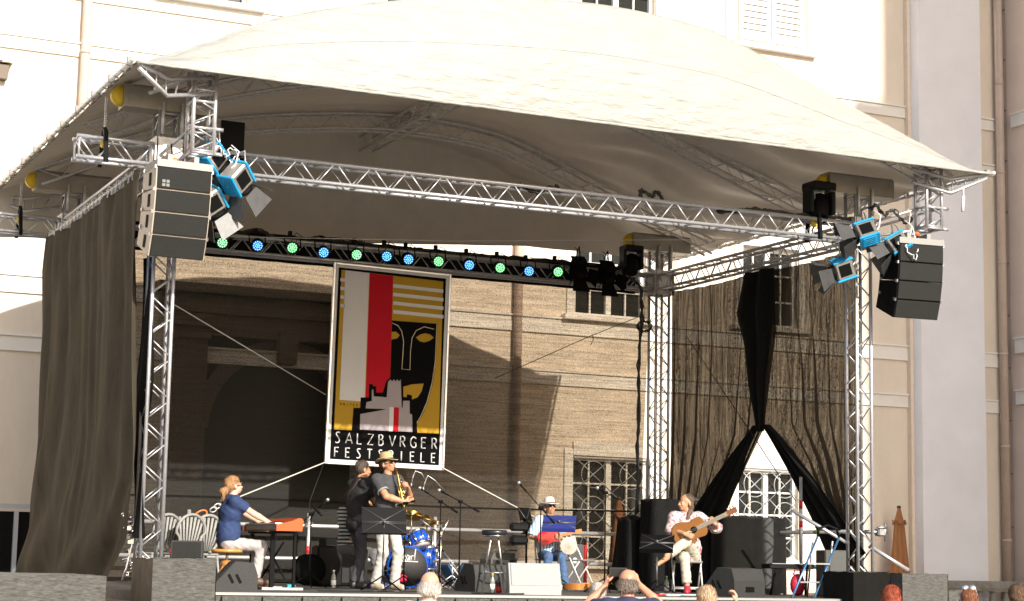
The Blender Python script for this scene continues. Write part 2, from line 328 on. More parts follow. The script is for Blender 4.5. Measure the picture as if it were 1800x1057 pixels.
for key, x, y, lab in (('FL', 0, 0, 'front left tower beside the hanging speaker and black clad box'), ('FR', W, 0, 'front right tower by the closed orange parasol'), ('RR', W, DD, 'rear right tower between the scrim and the side curtain'), ('RL', 0.1, DD, 'rear left tower, mostly hidden by the left curtain')):
    t = straight_truss('truss_tower', 'silver lattice ' + lab, (x, y, -.02), (x, y, ZB + .70), gT, 'tower', n=(0, 1, 0)); towers[key] = t
    # sleeve plates
    s_ = MB()
    for a in (-1, 1): s_.box((x + a * (TS / 2 + .03), y, ZC), (.015, .40, .42)); s_.box((x, y + a * (TS / 2 + .03), ZC), (.30, .015, .42))
    s_.build('sleeve_block', alu2, t, True)
    # head beam with hoist sheave
    hb = MB(); zt = ZB + .70; prof = [(-.15, 0), (.15, 0), (.15, .25), (.12, .29), (-.12, .29), (-.15, .25)]
    hb.prism(prof, (x - .58, y, zt), (0, 1, 0), (0, 0, 1), (1.12, 0, 0)); o = hb.build('head_beam', mat('grey_beam_paint', (.36, .33, .28), .45, .5, var=.25, scale=5), t, True)
    wh = MB(); wh.lathe([(.03, -.04), (.12, -.04), (.10, 0), (.12, .04), (.03, .04)], (x - .60, y - .02, zt + .14), 20, rx3(PI / 2)); wh.build('sheave', yellow, t, True)
    for dx in (-.1, .14):
        for dy in (-.17, .17): MB().tube((x + dx, y + dy, zt - .3), (x + dx, y + dy, zt + .1), .022, 8).build('beam_bracket', alu2, t, True)
    ch = MB(); zz = zt + .1
    while zz > zt - .42: ch.path([(x - .77 + .014 * math.cos(a * PI / 3), y - .02, zz + .02 * math.sin(a * PI / 3)) for a in range(6)], .005, 4, closed=True); zz -= .03
    ch.build('hoist_chain', steel, t, True)
    hk = MB(); hk.m = 0; hk.box((x - .77, y - .02, zt - .46), (.08, .08, .12), bev=.015); hk.m = 1; hk.path([(x - .77, y, zt - .52), (x - .80, y, zt - .58), (x - .77, y, zt - .63), (x - .73, y, zt - .6)], .012, 6)
    hk.path([(x - .77, y - .17, ZB - .02), (x - .79, y - .17, ZB + .34), (x - .77, y, ZB + .42), (x - .75, y + .17, ZB + .34), (x - .77, y + .17, ZB - .02)], .035, 4, flat=(1, 0, 0)); hk.build('hook_and_sling', [yellow, black], t, True)
for (x, y) in ((0, 0), (W, 0)): pass
# main grid
FT = straight_truss('front_truss', 'long silver truss across the front of the stage under the white canopy', (.17, 0, ZC), (W - .17, 0, ZC))
straight_truss('outrigger_truss', 'short silver truss stub sticking out left of the front left tower', (-1.12, 0, ZC), (-.17, 0, ZC), 'truss stubs left of the towers')
straight_truss('outrigger_truss', 'short silver truss stub sticking out left of the rear left tower', (-1.35, DD, ZC), (-.07, DD, ZC), 'truss stubs left of the towers')
RT = straight_truss('rear_truss', 'rear silver truss hung with the row of green and blue lamps', (.27, DD, ZC), (W - .17, DD, ZC))
straight_truss('side_truss', 'right side truss running from the front tower back to the rear tower', (W, .17, ZC), (W, DD - .17, ZC), 'side trusses')
straight_truss('side_truss', 'left side truss above the laced black curtain', (.03, .17, ZC), (.08, DD - .17, ZC), 'side trusses')
# ------------------------------------------------ roof
roof = thing('stage_roof', 'arched cream canvas stage canopy on curved trusses above the musicians', 'canopy', (5.4, 3, 6))
SIL = [(-.76, 6.02), (-.03, 6.35), (.99, 6.84), (2.44, 7.27), (3.98, 7.54), (5.3, 7.66), (6.5, 7.62), (7.4, 7.47), (9.19, 6.84), (10.15, 6.52), (11.55, 6.03)]
def cat(pts, t):
    n = len(pts) - 1; f = min(t * n, n - 1e-6); i = int(f); u = f - i
    p = [pts[max(0, i - 1)], pts[i], pts[i + 1], pts[min(n, i + 2)]]
    return tuple(.5 * (2 * p[1][k] + (p[2][k] - p[0][k]) * u + (2 * p[0][k] - 5 * p[1][k] + 4 * p[2][k] - p[3][k]) * u * u + (3 * p[1][k] - p[0][k] - 3 * p[2][k] + p[3][k]) * u ** 3) for k in range(len(p[0])))
def arcz(x):
    for i in range(len(SIL) - 1):
        if SIL[i][0] <= x <= SIL[i + 1][0]:
            lo, hi = 0, 1
            t0 = i / (len(SIL) - 1); t1 = (i + 1) / (len(SIL) - 1)
            for _ in range(18):
                tm = (t0 + t1) / 2
                if cat(SIL, tm)[0] < x: t0 = tm
                else: t1 = tm
            return cat(SIL, t0)[1]
    return 6.02
YF, YA, YR, YRE = -1.42, -1.12, 7.45, 7.72
def wr(x, y, z):
    # cloth wrinkles fanning from the corners plus soft sag ripples
    e = min(1, abs(z - 6.02) * 3)
    dl = math.hypot(x + .8, (y + 1.4) * .8, (z - 6.0)); dr = math.hypot(x - 11.6, (y + 1.4) * .8, z - 6.0)
    al = math.atan2(z - 5.98 + (y + 1.4) * .6, x + .8); ar = math.atan2(z - 5.98 + (y + 1.4) * .6, 11.6 - x)
    s = .030 * math.sin(al * 34 + 2 * math.sin(al * 9)) * math.exp(-dl / 1.3) + .022 * math.sin(ar * 30 + 1.3 * math.sin(ar * 11)) * math.exp(-dr / 1.6)
    s += .010 * math.sin(x * 7 + 3 * math.sin(z * 4 + x)) * math.sin(z * 9 + x * .7) + .012 * math.sin(x * 3.1 + z * 11 + 2 * math.sin(x * 1.7)) * max(0, (z - 6.9))
    s += .004 * math.sin(z * 23 + x * 2.2 + 1.5 * math.sin(x * 1.3))
    return s * e
gL = at(400, 424, Y=YRE); gR = at(1120, 436, Y=YRE)
def memb(u, v):
    t = u; x, zt = cat(SIL, t)
    if v < .25:
        k = v / .25; z = 6.0 + (zt - 6.0) * k; y = YF + (YA - YF) * k ** 1.3 - .05 * math.sin(PI * k) * (zt - 6)
        return V((x, y - wr(x, y, z) * 1.0, z))
    if v < .85:
        k = (v - .25) / .6; y = YA + (YR - YA) * k; sag = -.05 * abs(math.sin(k * PI * 4)) * (zt - 6)
        s = .0
        if x > 7.5: s = .035 * math.sin(y * 6 + x * 3 + 2 * math.sin(x * 2.3)) * min(1, (x - 7.5)) * min(1, k * 8)
        if x < 1: s = .03 * math.sin(y * 5 + x * 4 + 2 * math.sin(y * 2)) * min(1, k * 8)
        return V((x, y, zt + sag + s))
    k = (v - .85) / .15; zl = gL.z + (gR.z - gL.z) * (x - gL.x) / (gR.x - gL.x); z = zt + (min(max(zl, 5.2), 6.02, zt + .02) - zt) * k; return V((x, YR + (YRE - YR) * k + .02 * math.sin(x * 5), z))
canvas = mat('cream_canvas', (.345, .34, .31), .55, var=.08, scale=2.2, bump=.7, bscale=4, bd=.08, stretch=(.7, 1, 2.6))
under = mat('shaded_canvas_underside', (.68, .62, .53), .5, var=.12, scale=3, bump=.35, bscale=4, stretch=(1, 1, 1))  # same canvas from below; its shaded look is set in this colour
me_ = MB().grid(memb, 200, 120).build('canvas', [canvas, under], roof, True, solid=.004); me_.modifiers['solid'].material_offset = 1
# hem and seams
hm = MB(); hm.path([memb(i / 60, 0) + V((0, -.004, 0)) for i in range(61)], .022, 6); hm.build('front_hem', canvas, roof, True)
sm_ = MB(); sm_.path([memb(i / 80, .25 * .55) + V((0, -.005, 0)) for i in range(2, 79)], .0035, 4); sm_.build('seam', canvas, roof, True)
# eave tubes with lacing
for x, lab in ((-.80, 'l'), (11.6, 'r')):
    et = MB(); et.tube((x, YF, 6.02), (x, YRE, 6.02), .028, 10); et.build('eave_tube', alu2, roof, True)
    lc = MB()
    for k in range(30):
        y = YF + .15 + k * .3; s = 1 if x < 0 else -1
        lc.path([(x - .02 * s, y, 6.055), (x + .06 * s, y + .02, 6.065), (x + .09 * s, y + .03, 6.03), (x + .03 * s, y + .03, 5.985), (x - .03 * s, y + .02, 6.0)], .009, 5)
        if k % 3 == 0: lc.box((x, y, 6.05), (.07, .05, .07))
    lc.build('lacing', mat('grey_lashing', (.25, .24, .22), .7), roof, True)
def arch_truss(Y, ztop, m, x0=-.45, x1=11.25):
    n = 40; P, Nn, B = [], [], []
    for i in range(n + 1):
        x = x0 + (x1 - x0) * i / n; z = arcz(x) - .20 - ztop; dx = .05
        tz = (arcz(min(x + dx, 11.5)) - arcz(max(x - dx, -.7))) / (2 * dx); tn = V((1, 0, tz)).normalized(); P.append(V((x, Y, z))); Nn.append(V((-tn.z, 0, tn.x))); B.append(V((0, 1, 0)))
    return P, Nn, B
for Y in (-.75, 2.35, 5.75):
    P, Nn, B = arch_truss(Y, 0, alu2)
    a_ = bpy.data.objects.new('arch_truss', None); COL.objects.link(a_); a_.parent = roof; a_.location = (0, 0, 0)
    h = .12; cor = [[P[i] + Nn[i] * h * a + B[i] * h * b for i in range(len(P))] for a, b in ((1, 1), (1, -1), (-1, -1), (-1, 1))]
    mb = MB()
    for c in cor: mb.path(c, .022, 8)
    L_ = len(P) - 1
    for q in range(4):
        c1, c2 = cor[q], cor[(q + 1) % 4]
        for i in range(L_): a1, b1 = (c1[i], c2[i + 1]) if (i + (q > 1)) % 2 == 0 else (c2[i], c1[i + 1]); mb.tube(a1, b1, .009, 5)
    bpy.data.objects.remove(a_); mb.build('arch_truss', alu2, roof, True)
for x in (5.35,):
    z = arcz(x) - .22; mb = MB(); h = .12
    tz = (arcz(x + .05) - arcz(x - .05)) / .1; tn = V((1, 0, tz)).normalized(); nn = V((-tn.z, 0, tn.x)); c0 = V((x, 0, z))
    cor = [c0 + nn * h * a + tn * h * b for a, b in ((1, 1), (1, -1), (-1, -1), (-1, 1))]
    for c in cor: mb.tube(c + V((0, -.6, 0)), c + V((0, 7.3, 0)), .022, 8)
    for q in range(4):
        for i in range(26):
            y = -.6 + i * .3; a1, b1 = (cor[q], cor[(q + 1) % 4]) if i % 2 == 0 else (cor[(q + 1) % 4], cor[q]); mb.tube(a1 + V((0, y, 0)), b1 + V((0, y + .3, 0)), .009, 5)
    mb.build('purlin_truss', alu2, roof, True)
# corner frames
for sx, x0 in ((1, -.72), (-1, 11.5)):
    for y0, sy in ((YF + .03, 1), (YRE - .03, -1)):
        mb = MB()
        for dz in (0, -.2):
            mb.path([(x0, y0 + .0, 6.0 + dz * .3), (x0 + sx * .42, y0 + sy * .30, 5.93 + dz), (x0 + sx * 1.0, y0 + sy * .42, 6.05 + dz)], .026, 8)
        for f in (.25, .6, .95):
            mb.tube((x0 + sx * .42 * f, y0 + sy * .3 * f, 5.98 - .05 * f), (x0 + sx * .42 * f, y0 + sy * .3 * f, 5.95 - .24 * f), .011, 6); mb.tube((x0 + sx * (.42 + .58 * f), y0 + sy * (.3 + .12 * f), 5.95), (x0 + sx * (.42 + .4 * f), y0 + sy * (.3 + .1 * f), 5.76), .011, 6)
        mb.build('corner_frame', alu, roof, True)
# drop posts below the canopy, they carry the speaker arrays
for k, (px0, lab) in enumerate(((354, 'left'), (1632, 'right'))):
    p = at(px0, 200 if k == 0 else 350, Y=-.85); x = p.x
    P0 = V((x, -.85, 5.12 if k == 0 else 5.22)); P1 = V((x, -.85, 6.14))
    t = straight_truss('drop_post', 'bright short lattice post under the ' + ('left' if k == 0 else 'right') + ' end of the canopy front', P0, P1, 'lattice drop posts under the canopy front', 'post', size=.31, pitch=.34, n=(0, 1, 0))
    q = MB(); h = .135
    for z in (P0.z + .0, P0.z + .3, P0.z + .62, P0.z + .76):
        for a, b in (((-h, -h), (h, -h)), ((-h, h), (h, h)), ((-h, -h), (-h, h)), ((h, -h), (h, h))): q.tube((x + a[0], -.85 + a[1], z), (x + b[0], -.85 + b[1], z), .018, 8)
    q.tube((x + h, -.85 - h, P0.z + .3), (x + h + .1, -.85 - h, P0.z + .3), .024, 8); q.tube((x + h, -.85 - h, P0.z), (x + h + .1, -.85 - h, P0.z), .024, 8)
    tx = 0 if k == 0 else W
    for z in (0, .3):
        for b in (-.13, .13): q.tube((x + (b if k == 0 else b), -.72, P0.z + z), (tx + b, -.16, P0.z + z * .6 - .1), .02, 8)
    q.build('bracket_arms', alu, t, True)
# ------------------------------------------------ scrims and curtains
def scrim(name, alpha, col, fold_axis='Z', hs=(1, 1, 1), dens=.12, streak=(2, 2, 60)):
    m = bpy.data.materials.new(name); m.use_nodes = True; n = m.node_tree; L = n.links.new; b = n.nodes['Principled BSDF']
    b.inputs['Base Color'].default_value = (*col, 1); b.inputs['Roughness'].default_value = .9; b.inputs['Specular IOR Level'].default_value = .1
    tc = n.nodes.new('ShaderNodeTexCoord'); mp = n.nodes.new('ShaderNodeMapping'); mp.inputs['Scale'].default_value = streak; L(tc.outputs['Object'], mp.inputs[0])
    nz = n.nodes.new('ShaderNodeTexNoise'); nz.inputs['Scale'].default_value = 1; nz.inputs['Detail'].default_value = 4; nz.inputs['Roughness'].default_value = .7; L(mp.outputs[0], nz.inputs[0])
    n2 = n.nodes.new('ShaderNodeTexNoise'); n2.inputs['Scale'].default_value = 55; n2.inputs['Detail'].default_value = 2; L(tc.outputs['Object'], n2.inputs[0])
    ad = n.nodes.new('ShaderNodeMath'); ad.operation = 'ADD'; L(nz.outputs[0], ad.inputs[0]); L(n2.outputs[0], ad.inputs[1])
    mr = n.nodes.new('ShaderNodeMapRange'); mr.inputs['From Min'].default_value = .7; mr.inputs['From Max'].default_value = 1.3; mr.inputs['To Min'].default_value = alpha - dens; mr.inputs['To Max'].default_value = alpha + dens; L(ad.outputs[0], mr.inputs[0])
    tb_ = n.nodes.new('ShaderNodeBsdfTransparent'); tb_.inputs[0].default_value = (1, .87, .70, 1); mx = n.nodes.new('ShaderNodeMixShader'); L(mr.outputs[0], mx.inputs[0]); L(tb_.outputs[0], mx.inputs[1]); L(b.outputs[0], mx.inputs[2]); L(mx.outputs[0], n.nodes['Material Output'].inputs[0]); return m
gauze = scrim('black_gauze_horizontal', .71, (.034, .033, .030), dens=.17, streak=(1.2, 1.2, 34)); gauze2 = scrim('black_gauze_vertical', .945, (.062, .048, .033), dens=.10, streak=(1, 34, .9))
sc_ = thing('backdrop_scrim', 'see-through black gauze stretched across the back of the stage', 'scrim', (5.2, 6.5, 0))
def fs(u, v): z = 5.12 * v + .0; return V((.3 + (9.95 + .45 * (1 - v)) * u, 6.85 - .75 * max(0, v - .35) / .65 + .015 * math.sin(u * 60 + v * 8) * (1 - v), z))
MB().grid(fs, 60, 30).build('gauze', gauze, sc_, True)
MB().grid(lambda u, v: fs(u, .255 + .006 * v) + V((0, -.008, .02 * math.sin(u * 7))), 60, 1).build('seam', blackcloth, sc_, True)
MB().grid(lambda u, v: V((.3 + 9.75 * u, 6.81 + .02 * math.sin(u * 60), .02 + .05 * v)), 40, 1).build('weighted_hem', blackcloth, sc_, True)
bd_ = MB().grid(lambda u, v: V((.25 + 9.7 * u, 6.08 + .02 * math.sin(u * 90), 5.06 + .45 * v)), 80, 4).build('border_drape', blackcloth); tag(bd_, 'black border cloth hung along the rear truss behind the coloured lamps', 'drape')
# right side curtains
def foldcurt(y0t, y1t, edge0, edge1, n, amp, seed, dx=0):
    r = random.Random(seed); ph = [r.uniform(0, 6) for _ in range(6)]
    def f(u, v):
        z = 5.06 * (1 - v) + .02; v = min(1, v); a0 = edge0(v); a1 = edge1(v); y = a0 + (a1 - a0) * u
        w_ = (math.sin(u * n * 2 * PI + ph[0] + 1.1 * math.sin(v * 3 + ph[1]) + 1.5 * math.sin(u * 5 + ph[5])) + .5 * math.sin(u * n * 4.3 * PI + ph[2] + v * 2) + .3 * math.sin(u * n * 9 * PI + ph[4])) * (.35 + .65 * abs(math.sin(u * 4.2 + ph[3] + v)))
        return V((W + .12 + dx + amp * w_ * (.5 + .5 * v), y + .04 * math.sin(u * n * 2 * PI + ph[3]), z - .05 * math.sin(u * PI)))
    return f
def lerp_pts(pts, v):
    for i in range(len(pts) - 1):
        if v <= pts[i + 1][0]: t = (v - pts[i][0]) / (pts[i + 1][0] - pts[i][0]); return pts[i][1] + (pts[i + 1][1] - pts[i][1]) * t
    return pts[-1][1]
cA = MB().grid(foldcurt(0, 0, lambda v: 5.62, lambda v: lerp_pts([(0, 2.45), (.2, 2.3), (.5, 2.62), (.75, 3.75), (1, 4.5)], v), 8, .05, 3), 130, 60).build('side_curtain', gauze2); tag(cA, 'translucent black gauze curtain drawn toward the rear tower', 'curtain', 'gauze curtains on the right side')
cB = MB().grid(foldcurt(0, 0, lambda v: lerp_pts([(0, 2.98), (.12, 3.2), (.3, 2.9), (.49, 2.80), (.6, 2.1), (.8, 1.15), (1, .9)], v), lambda v: .28, 7, .05, 9, .05), 120, 60).build('side_curtain', gauze2); tag(cB, 'translucent black gauze curtain gathered toward the front right tower', 'curtain', 'gauze curtains on the right side')
# dense gathered strip where both halves meet, and the draped diagonal folds
cC = MB().grid(lambda u, v: V((W + .02 + .05 * math.sin(u * 14), lerp_pts([(0, 2.35), (.12, 2.3), (.35, 2.52), (.5, 2.58)], v * .5) - .12 * (1 - v) + (lerp_pts([(0, .95), (.12, 1.2), (.22, .85), (.34, .55), (.5, .10)], v * .5)) * u, 5.05 - 2.55 * v)), 16, 30).build('curtain_overlap', blackcloth); tag(cC, 'dense black cloth strip where the two side gauze curtains overlap', 'curtain')
cD = MB().grid(lambda u, v: V((W + .04 + .05 * math.sin(u * 20 + v * 3), 2.62 - 1.75 * v ** .9 + (.12 + .62 * v) * (-u) * 1.4, 2.55 - 2.0 * v + .05)), 16, 24).build('curtain_tail', blackcloth); tag(cD, 'thick black fold of curtain pulled down toward the stepladder', 'curtain')
cE = MB().grid(lambda u, v: V((W + .0 + .04 * math.sin(u * 22 + v * 3), 2.66 + 1.25 * v ** .9 + (.12 + 1.15 * v) * u, 2.6 - 1.75 * v)), 16, 24).build('curtain_tail', blackcloth); tag(cE, 'thick black fold of curtain pulled back behind the seated guitarist', 'curtain')
# left curtain
faded = mat('faded_black_molton', (.095, .080, .057), .95, var=.4, scale=3, bump=.5, bscale=60, stretch=(1, 1, .3), spec=.1)
lc_ = thing('side_curtain', 'faded black cloth wall laced along the left side of the stage', 'curtain', (-.2, 3, 0))
def lf(u, v):
    z = 5.08 - .05 * u - v * 4.95 - (.0)
    yb = lerp_pts([(0, 5.5), (.1, 5.6), (.3, 5.35), (.6, 5.35), (.8, 5.85), (1, 6.3)], v); ya = lerp_pts([(0, .1), (.3, -.1), (.5, -.2), (.76, -.35), (.9, .2), (1, .95)], v)
    y = ya + (yb - ya) * u
    w_ = math.sin(u * 38 + 1.5 * math.sin(v * 4) + 2 * math.sin(u * 7)) * .5 * (1.3 - v) + .7 * math.sin(u * 15 + 1 + v * 1.5 + 1.6 * math.sin(u * 5 + v)) + .35 * math.sin(u * 81 + v + 2 * math.sin(u * 13)) * (1.2 - v) * abs(math.sin(u * 9)) + .5 * math.sin(u * 6 + 2 + v) + .5 * math.sin(u * 9 + v * 11) * max(0, v - .5)
    am = .035 + .05 * math.sin(min(1, v * 1.4) * PI / 2); d = .10 * math.exp(-((u - .80) / .035) ** 2) * math.exp(-v * 4) + .07 * math.exp(-((u - .3) / .03) ** 2) * math.exp(-v * 5)
    dg = .06 * math.sin((u * 3 - v * 5) * 4 + 1) * max(0, v - .6) * 2
    return V((-.26 - am * w_ + d + dg - .35 * max(0, v - .7) ** 1.5, y, z))
MB().grid(lf, 220, 110).build('cloth', faded, lc_, True, solid=.004)
tb = MB(); tb.tube((-.22, .35, 5.13), (-.22, 5.75, 5.10), .025, 8); tb.build('hanging_tube', alu2, lc_, True)
tb = MB()
for k in range(24):
    y = .5 + k * .22; tb.path([(-.25, y, 5.15), (-.19, y + .02, 5.16), (-.22, y + .04, 5.06), (-.27, y + .05, 5.02), (-.26, y, 5.12)], .011, 5)
tb.build('lacing', whitecable, lc_, True)
fl_ = MB().grid(lambda u, v: V((-.16 + .05 * u + .03 * math.sin(v * 9 + u * 4), .25 - .42 * u + .04 * math.sin(v * 11), 4.0 - 3.4 * v)), 8, 30).build('curtain_flap', blackcloth); tag(fl_, 'narrow black curtain return hanging behind the front left tower', 'curtain')
# ------------------------------------------------ banner
bx, by = 5.19, 5.55
ban = thing('festival_banner', 'framed Salzburger Festspiele banner with red stripe, mask and fortress emblem', 'banner', (bx, by, 3.45)); 
P_ = np.array([[75, 42, 1], [635, 95, 1], [22, 1008, 1], [597, 1043, 1]], float); T_ = np.array([[-.995, 1.575], [.995, 1.575], [-.995, -1.575], [.995, -1.575]]); A_ = np.linalg.lstsq(P_, T_, rcond=None)[0]
def bn(p): q = np.array([p[0], p[1], 1.]) @ A_; return (float(q[0]), float(q[1]))
shx = -.03
def layer(name, px, m, lv, raw=False, par=None):
    poly = px if raw else [bn(p) for p in px]; return MB().prism(poly[::-1], (0, -lv * .003, 0), (1, 0, 0), (0, 0, 1), (0, .0028, 0)).build(name, m, par or ban)
bw = mat('banner_white', (.60, .59, .60), .5, var=.06, scale=3, spec=.15); bk = mat('banner_black', (.004, .004, .004), .6, spec=.03); bg_ = mat('banner_gold', (.42, .25, .02), .5, spec=.1, var=.08, scale=4); br_ = mat('banner_red', (.46, .004, .016), .5, spec=.08, var=.1, scale=3); bgr = mat('banner_grey', (.34, .30, .32), .5, spec=.1, var=.1, scale=5); bcr = mat('banner_cream', (.75, .62, .45), .5)
fm = MB()
for a, b, c, d in ((-.995, 0, .04, 3.19), (.995, 0, .04, 3.19)): fm.box((a, 0, b), (c, .04, d), bev=.008)
for z in (-1.575, 1.575): fm.box((0, 0, z), (1.95, .038, .04), bev=.008)
for z in np.linspace(-1.5, 1.5, 8):
    for x in (-.995, .995): fm.ball((x, -.022, z), .010, 8)
fm.build('frame', mat('frame_alu', (.78, .78, .80), .3, .8), ban)
layer('fabric', [(-.975, 1.555), (.975, 1.555), (.975, -1.555), (-.975, -1.555)], bw, 0, True)
layer('black_field', [(-.925, 1.515), (.925, 1.515), (.925, -1.515), (-.925, -1.515)], bk, 1, True)
def lt(): pass
art = [('gold_ground', [(103, 78), (603, 122), (575, 873), (66, 848)], bg_, 2), ('white_stripe', [(121, 80), (237, 90), (212, 716), (92, 706)], bw, 3), ('red_stripe', [(239, 91), (354, 101), (333, 700), (216, 700)], br_, 3),
       ('black_face', [(347, 320), (572, 333), (562, 520), (548, 620), (520, 720), (490, 790), (465, 818), (468, 868), (150, 852), (158, 745), (190, 745), (193, 695), (232, 695), (234, 630), (250, 630), (252, 640), (268, 642), (268, 672), (300, 672), (318, 615), (337, 600)], bk, 4),
       ('gold_eye', [(344, 376), (365, 375), (384, 392), (370, 408), (342, 413)], bg_, 5), ('gold_eye', [(463, 402), (485, 387), (510, 381), (535, 387), (553, 402), (530, 418), (505, 426), (482, 420)], bg_, 5),
       ('gold_mouth', [(400, 643), (440, 632), (500, 628), (490, 665), (470, 695), (442, 706), (442, 685), (418, 680), (415, 695), (400, 693)], bg_, 5),
       ('fortress', [(190, 775), (290, 758), (316, 752), (216, 748), (220, 718), (246, 712), (246, 660), (253, 655), (255, 690), (318, 695), (325, 620), (337, 608), (345, 618), (353, 608), (362, 618), (370, 608), (378, 618), (387, 608), (391, 745), (396, 745), (398, 712), (430, 712), (430, 775), (442, 778), (443, 864), (188, 850)], bgr, 6),
       ('flag_stripe', [(332, 742), (352, 743), (347, 860), (327, 859)], bw, 7), ('flag_stripe', [(352, 743), (378, 745), (373, 862), (347, 860)], br_, 7)]
for n_, p, m_, lv in art: layer(n_, p, m_, lv)
for k in range(4):
    y = 141 + k * 42.5; layer('white_bar', [(354, y), (603, y + 21), (602, y + 38), (353, y + 17)], bw, 3)
    y = 118 + k * 42; layer('white_bar', [(97, y), (119, y + 2), (118, y + 18), (97, y + 16)], bw, 3)
ln = MB()
def stroke(mb, pts, r, lv): mb.path([(bn(p)[0], -lv * .003, bn(p)[1]) for p in pts], r, 6)
stroke(ln, [(347, 333), (375, 345), (393, 372), (402, 420), (399, 480), (393, 558), (433, 561), (436, 470), (444, 405), (465, 368), (505, 349), (553, 360)], .006, 5.2); stroke(ln, [(568, 335), (558, 520), (543, 620), (516, 718), (486, 786), (465, 818)], .006, 5.2); ln.build('mask_outline', bcr, ban)
FONT = {'S': [[(.5, .95), (.38, 1), (.2, .98), (.12, .85), (.2, .68), (.42, .4), (.5, .22), (.42, .05), (.22, -.02), (.06, .05)]], 'A': [[(0, 0), (.34, 1), (.68, 0)], [(.12, .3), (.56, .3)]], 'L': [[(.05, 1), (.05, 0), (.5, 0)]], 'Z': [[(0, 1), (.6, 1), (0, 0), (.6, 0)]],
        'B': [[(.05, 0), (.05, 1), (.3, 1), (.44, .9), (.44, .68), (.3, .56), (.05, .56)], [(.3, .56), (.5, .45), (.5, .12), (.34, 0), (.05, 0)]], 'V': [[(0, 1), (.33, 0), (.66, 1)]], 'R': [[(.05, 0), (.05, 1), (.35, 1), (.5, .88), (.5, .62), (.35, .5), (.05, .5)], [(.25, .5), (.58, 0)]],
        'G': [[(.6, .85), (.45, .98), (.25, 1), (.06, .8), (0, .5), (.06, .2), (.25, 0), (.48, 0), (.6, .12), (.6, .45), (.38, .45)]], 'E': [[(.5, 1), (.05, 1), (.05, 0), (.5, 0)], [(.05, .55), (.45, .55)]], 'F': [[(.5, 1), (.05, 1), (.05, 0)], [(.05, .55), (.42, .55)]], 'T': [[(0, 1), (.6, 1)], [(.3, 1), (.3, 0)]],
        'P': [[(.05, 0), (.05, 1), (.35, 1), (.5, .86), (.5, .6), (.35, .46), (.05, .46)]], 'I': [[(.25, 0), (.25, 1)]], 'W': [[(0, 1), (.2, 0), (.4, .8), (.6, 0), (.8, 1)]], 'O': [[(.3 + .3 * math.cos(a * PI / 8), .5 + .5 * math.sin(a * PI / 8)) for a in range(17)]], 'J': [[(.4, 1), (.4, .15), (.25, 0), (.05, .1)]], 'K': [[(.05, 0), (.05, 1)], [(.5, 1), (.05, .45), (.5, 0)]]}
def write(mb, txt, x0, x1, z, h, r, y):
    st = (x1 - x0) / (len(txt) - .35)
    for i, c in enumerate(txt):
        for pl in FONT[c]: mb.path([(x0 + st * i + px * h * .95, y, z + pz * h) for px, pz in pl], r, 6)
tx = MB(); write(tx, 'SALZBVRGER', -.86, .90, -1.255, .165, .011, -.006); write(tx, 'FESTSPIELE', -.86, .90, -1.475, .145, .011, -.006); tx.build('lettering', bw, ban)
tx = MB(); a = bn((95, 728)); write(tx, 'WOJTEK', a[0], a[0] + .31, a[1] - .01, .035, .003, -.009); tx.build('signature', bk, ban)
ban.rotation_euler = (0, R(.9), 0)
# ropes
def rope(name, label, pts, r=.008, m=None, cat='rope', group=None): o = MB().path(pts, r, 6).build(name, m or whitecable); return tag(o, label, cat, group)
ropem = mat('pale_rope', (.6, .57, .5), .8); bl, brr = (4.17, 5.5, 1.9), (6.14, 5.5, 1.88)
q0 = at(352, 905, Y=5.2)
rope('guy_rope', 'pale guy rope from the lower left banner corner down to the orange carabiner', [bl, at(385, 888, Y=5.2)], .010, ropem)
rope('guy_rope', 'pale guy rope from the lower right banner corner down to the hat-wearing player', [brr, at(938, 908, Y=5.6)], .010, ropem)
rope('guy_rope', 'thin pale rope from the left side of the banner up to the front left tower', [at(572, 694, Y=5.5), at(305, 535, Y=3.6)], .008, ropem)
rope('guy_rope', 'thin dark rope from the rear right tower across the lit facade toward the banner', [at(1128, 555, Y=5.6), at(1040, 590, Y=5.65), at(870, 665, Y=6.2)], .007, cable_m)
rope('rope_tail', 'short dark rope end dangling from the diagonal dark rope', [at(1042, 590, Y=5.6), at(1043, 598, Y=5.6), at(1038, 607, Y=5.6)], .007, cable_m)
rope('guy_rope', 'dark rope slanting down across the right gauze curtain', [at(1207, 592, Y=5.4), at(1325, 768, X=W - .05), at(1398, 880, X=W - .05)], .008, cable_m)
rope('suspension_wire', 'thin pale wire stretched above the row of coloured lamps', [at(395, 416, Y=5.0), at(800, 424, Y=5.0), at(1300, 421, Y=5.0)], .006, whitecable, 'wire')
rope('guy_wire', 'thin dark wire hanging straight down left of the standing bassist', [at(568, 818, Y=5.5), at(545, 880, Y=5.5), at(533, 1005, Y=5.5)], .004, cable_m, 'wire')
ca = thing('carabiner', 'orange carabiner and steel chain holding the left guy rope', 'carabiner', q0)
q = MB(); u_ = (at(368, 898, Y=5.2) - q0).normalized(); cc = at(353, 905, Y=5.2); v_ = V((0, 0, 1)); ax = (at(372, 896, Y=5.2) - at(335, 915, Y=5.2)).normalized(); nv = V((-ax.z, 0, ax.x))
q.path([cc + ax * .1 * math.cos(t * PI / 8) + nv * .055 * math.sin(t * PI / 8) for t in range(16)], .013, 6, closed=True); q.build('hook', orange, ca, True)
for k, (px, py) in enumerate(((375, 896), (382, 890))): MB().path([at(px, py, Y=5.2) + ax * .055 * math.cos(t * PI / 6) + nv * .035 * math.sin(t * PI / 6) for t in range(12)], .010, 6, closed=True).build('link', steel, ca, True)
q = MB()
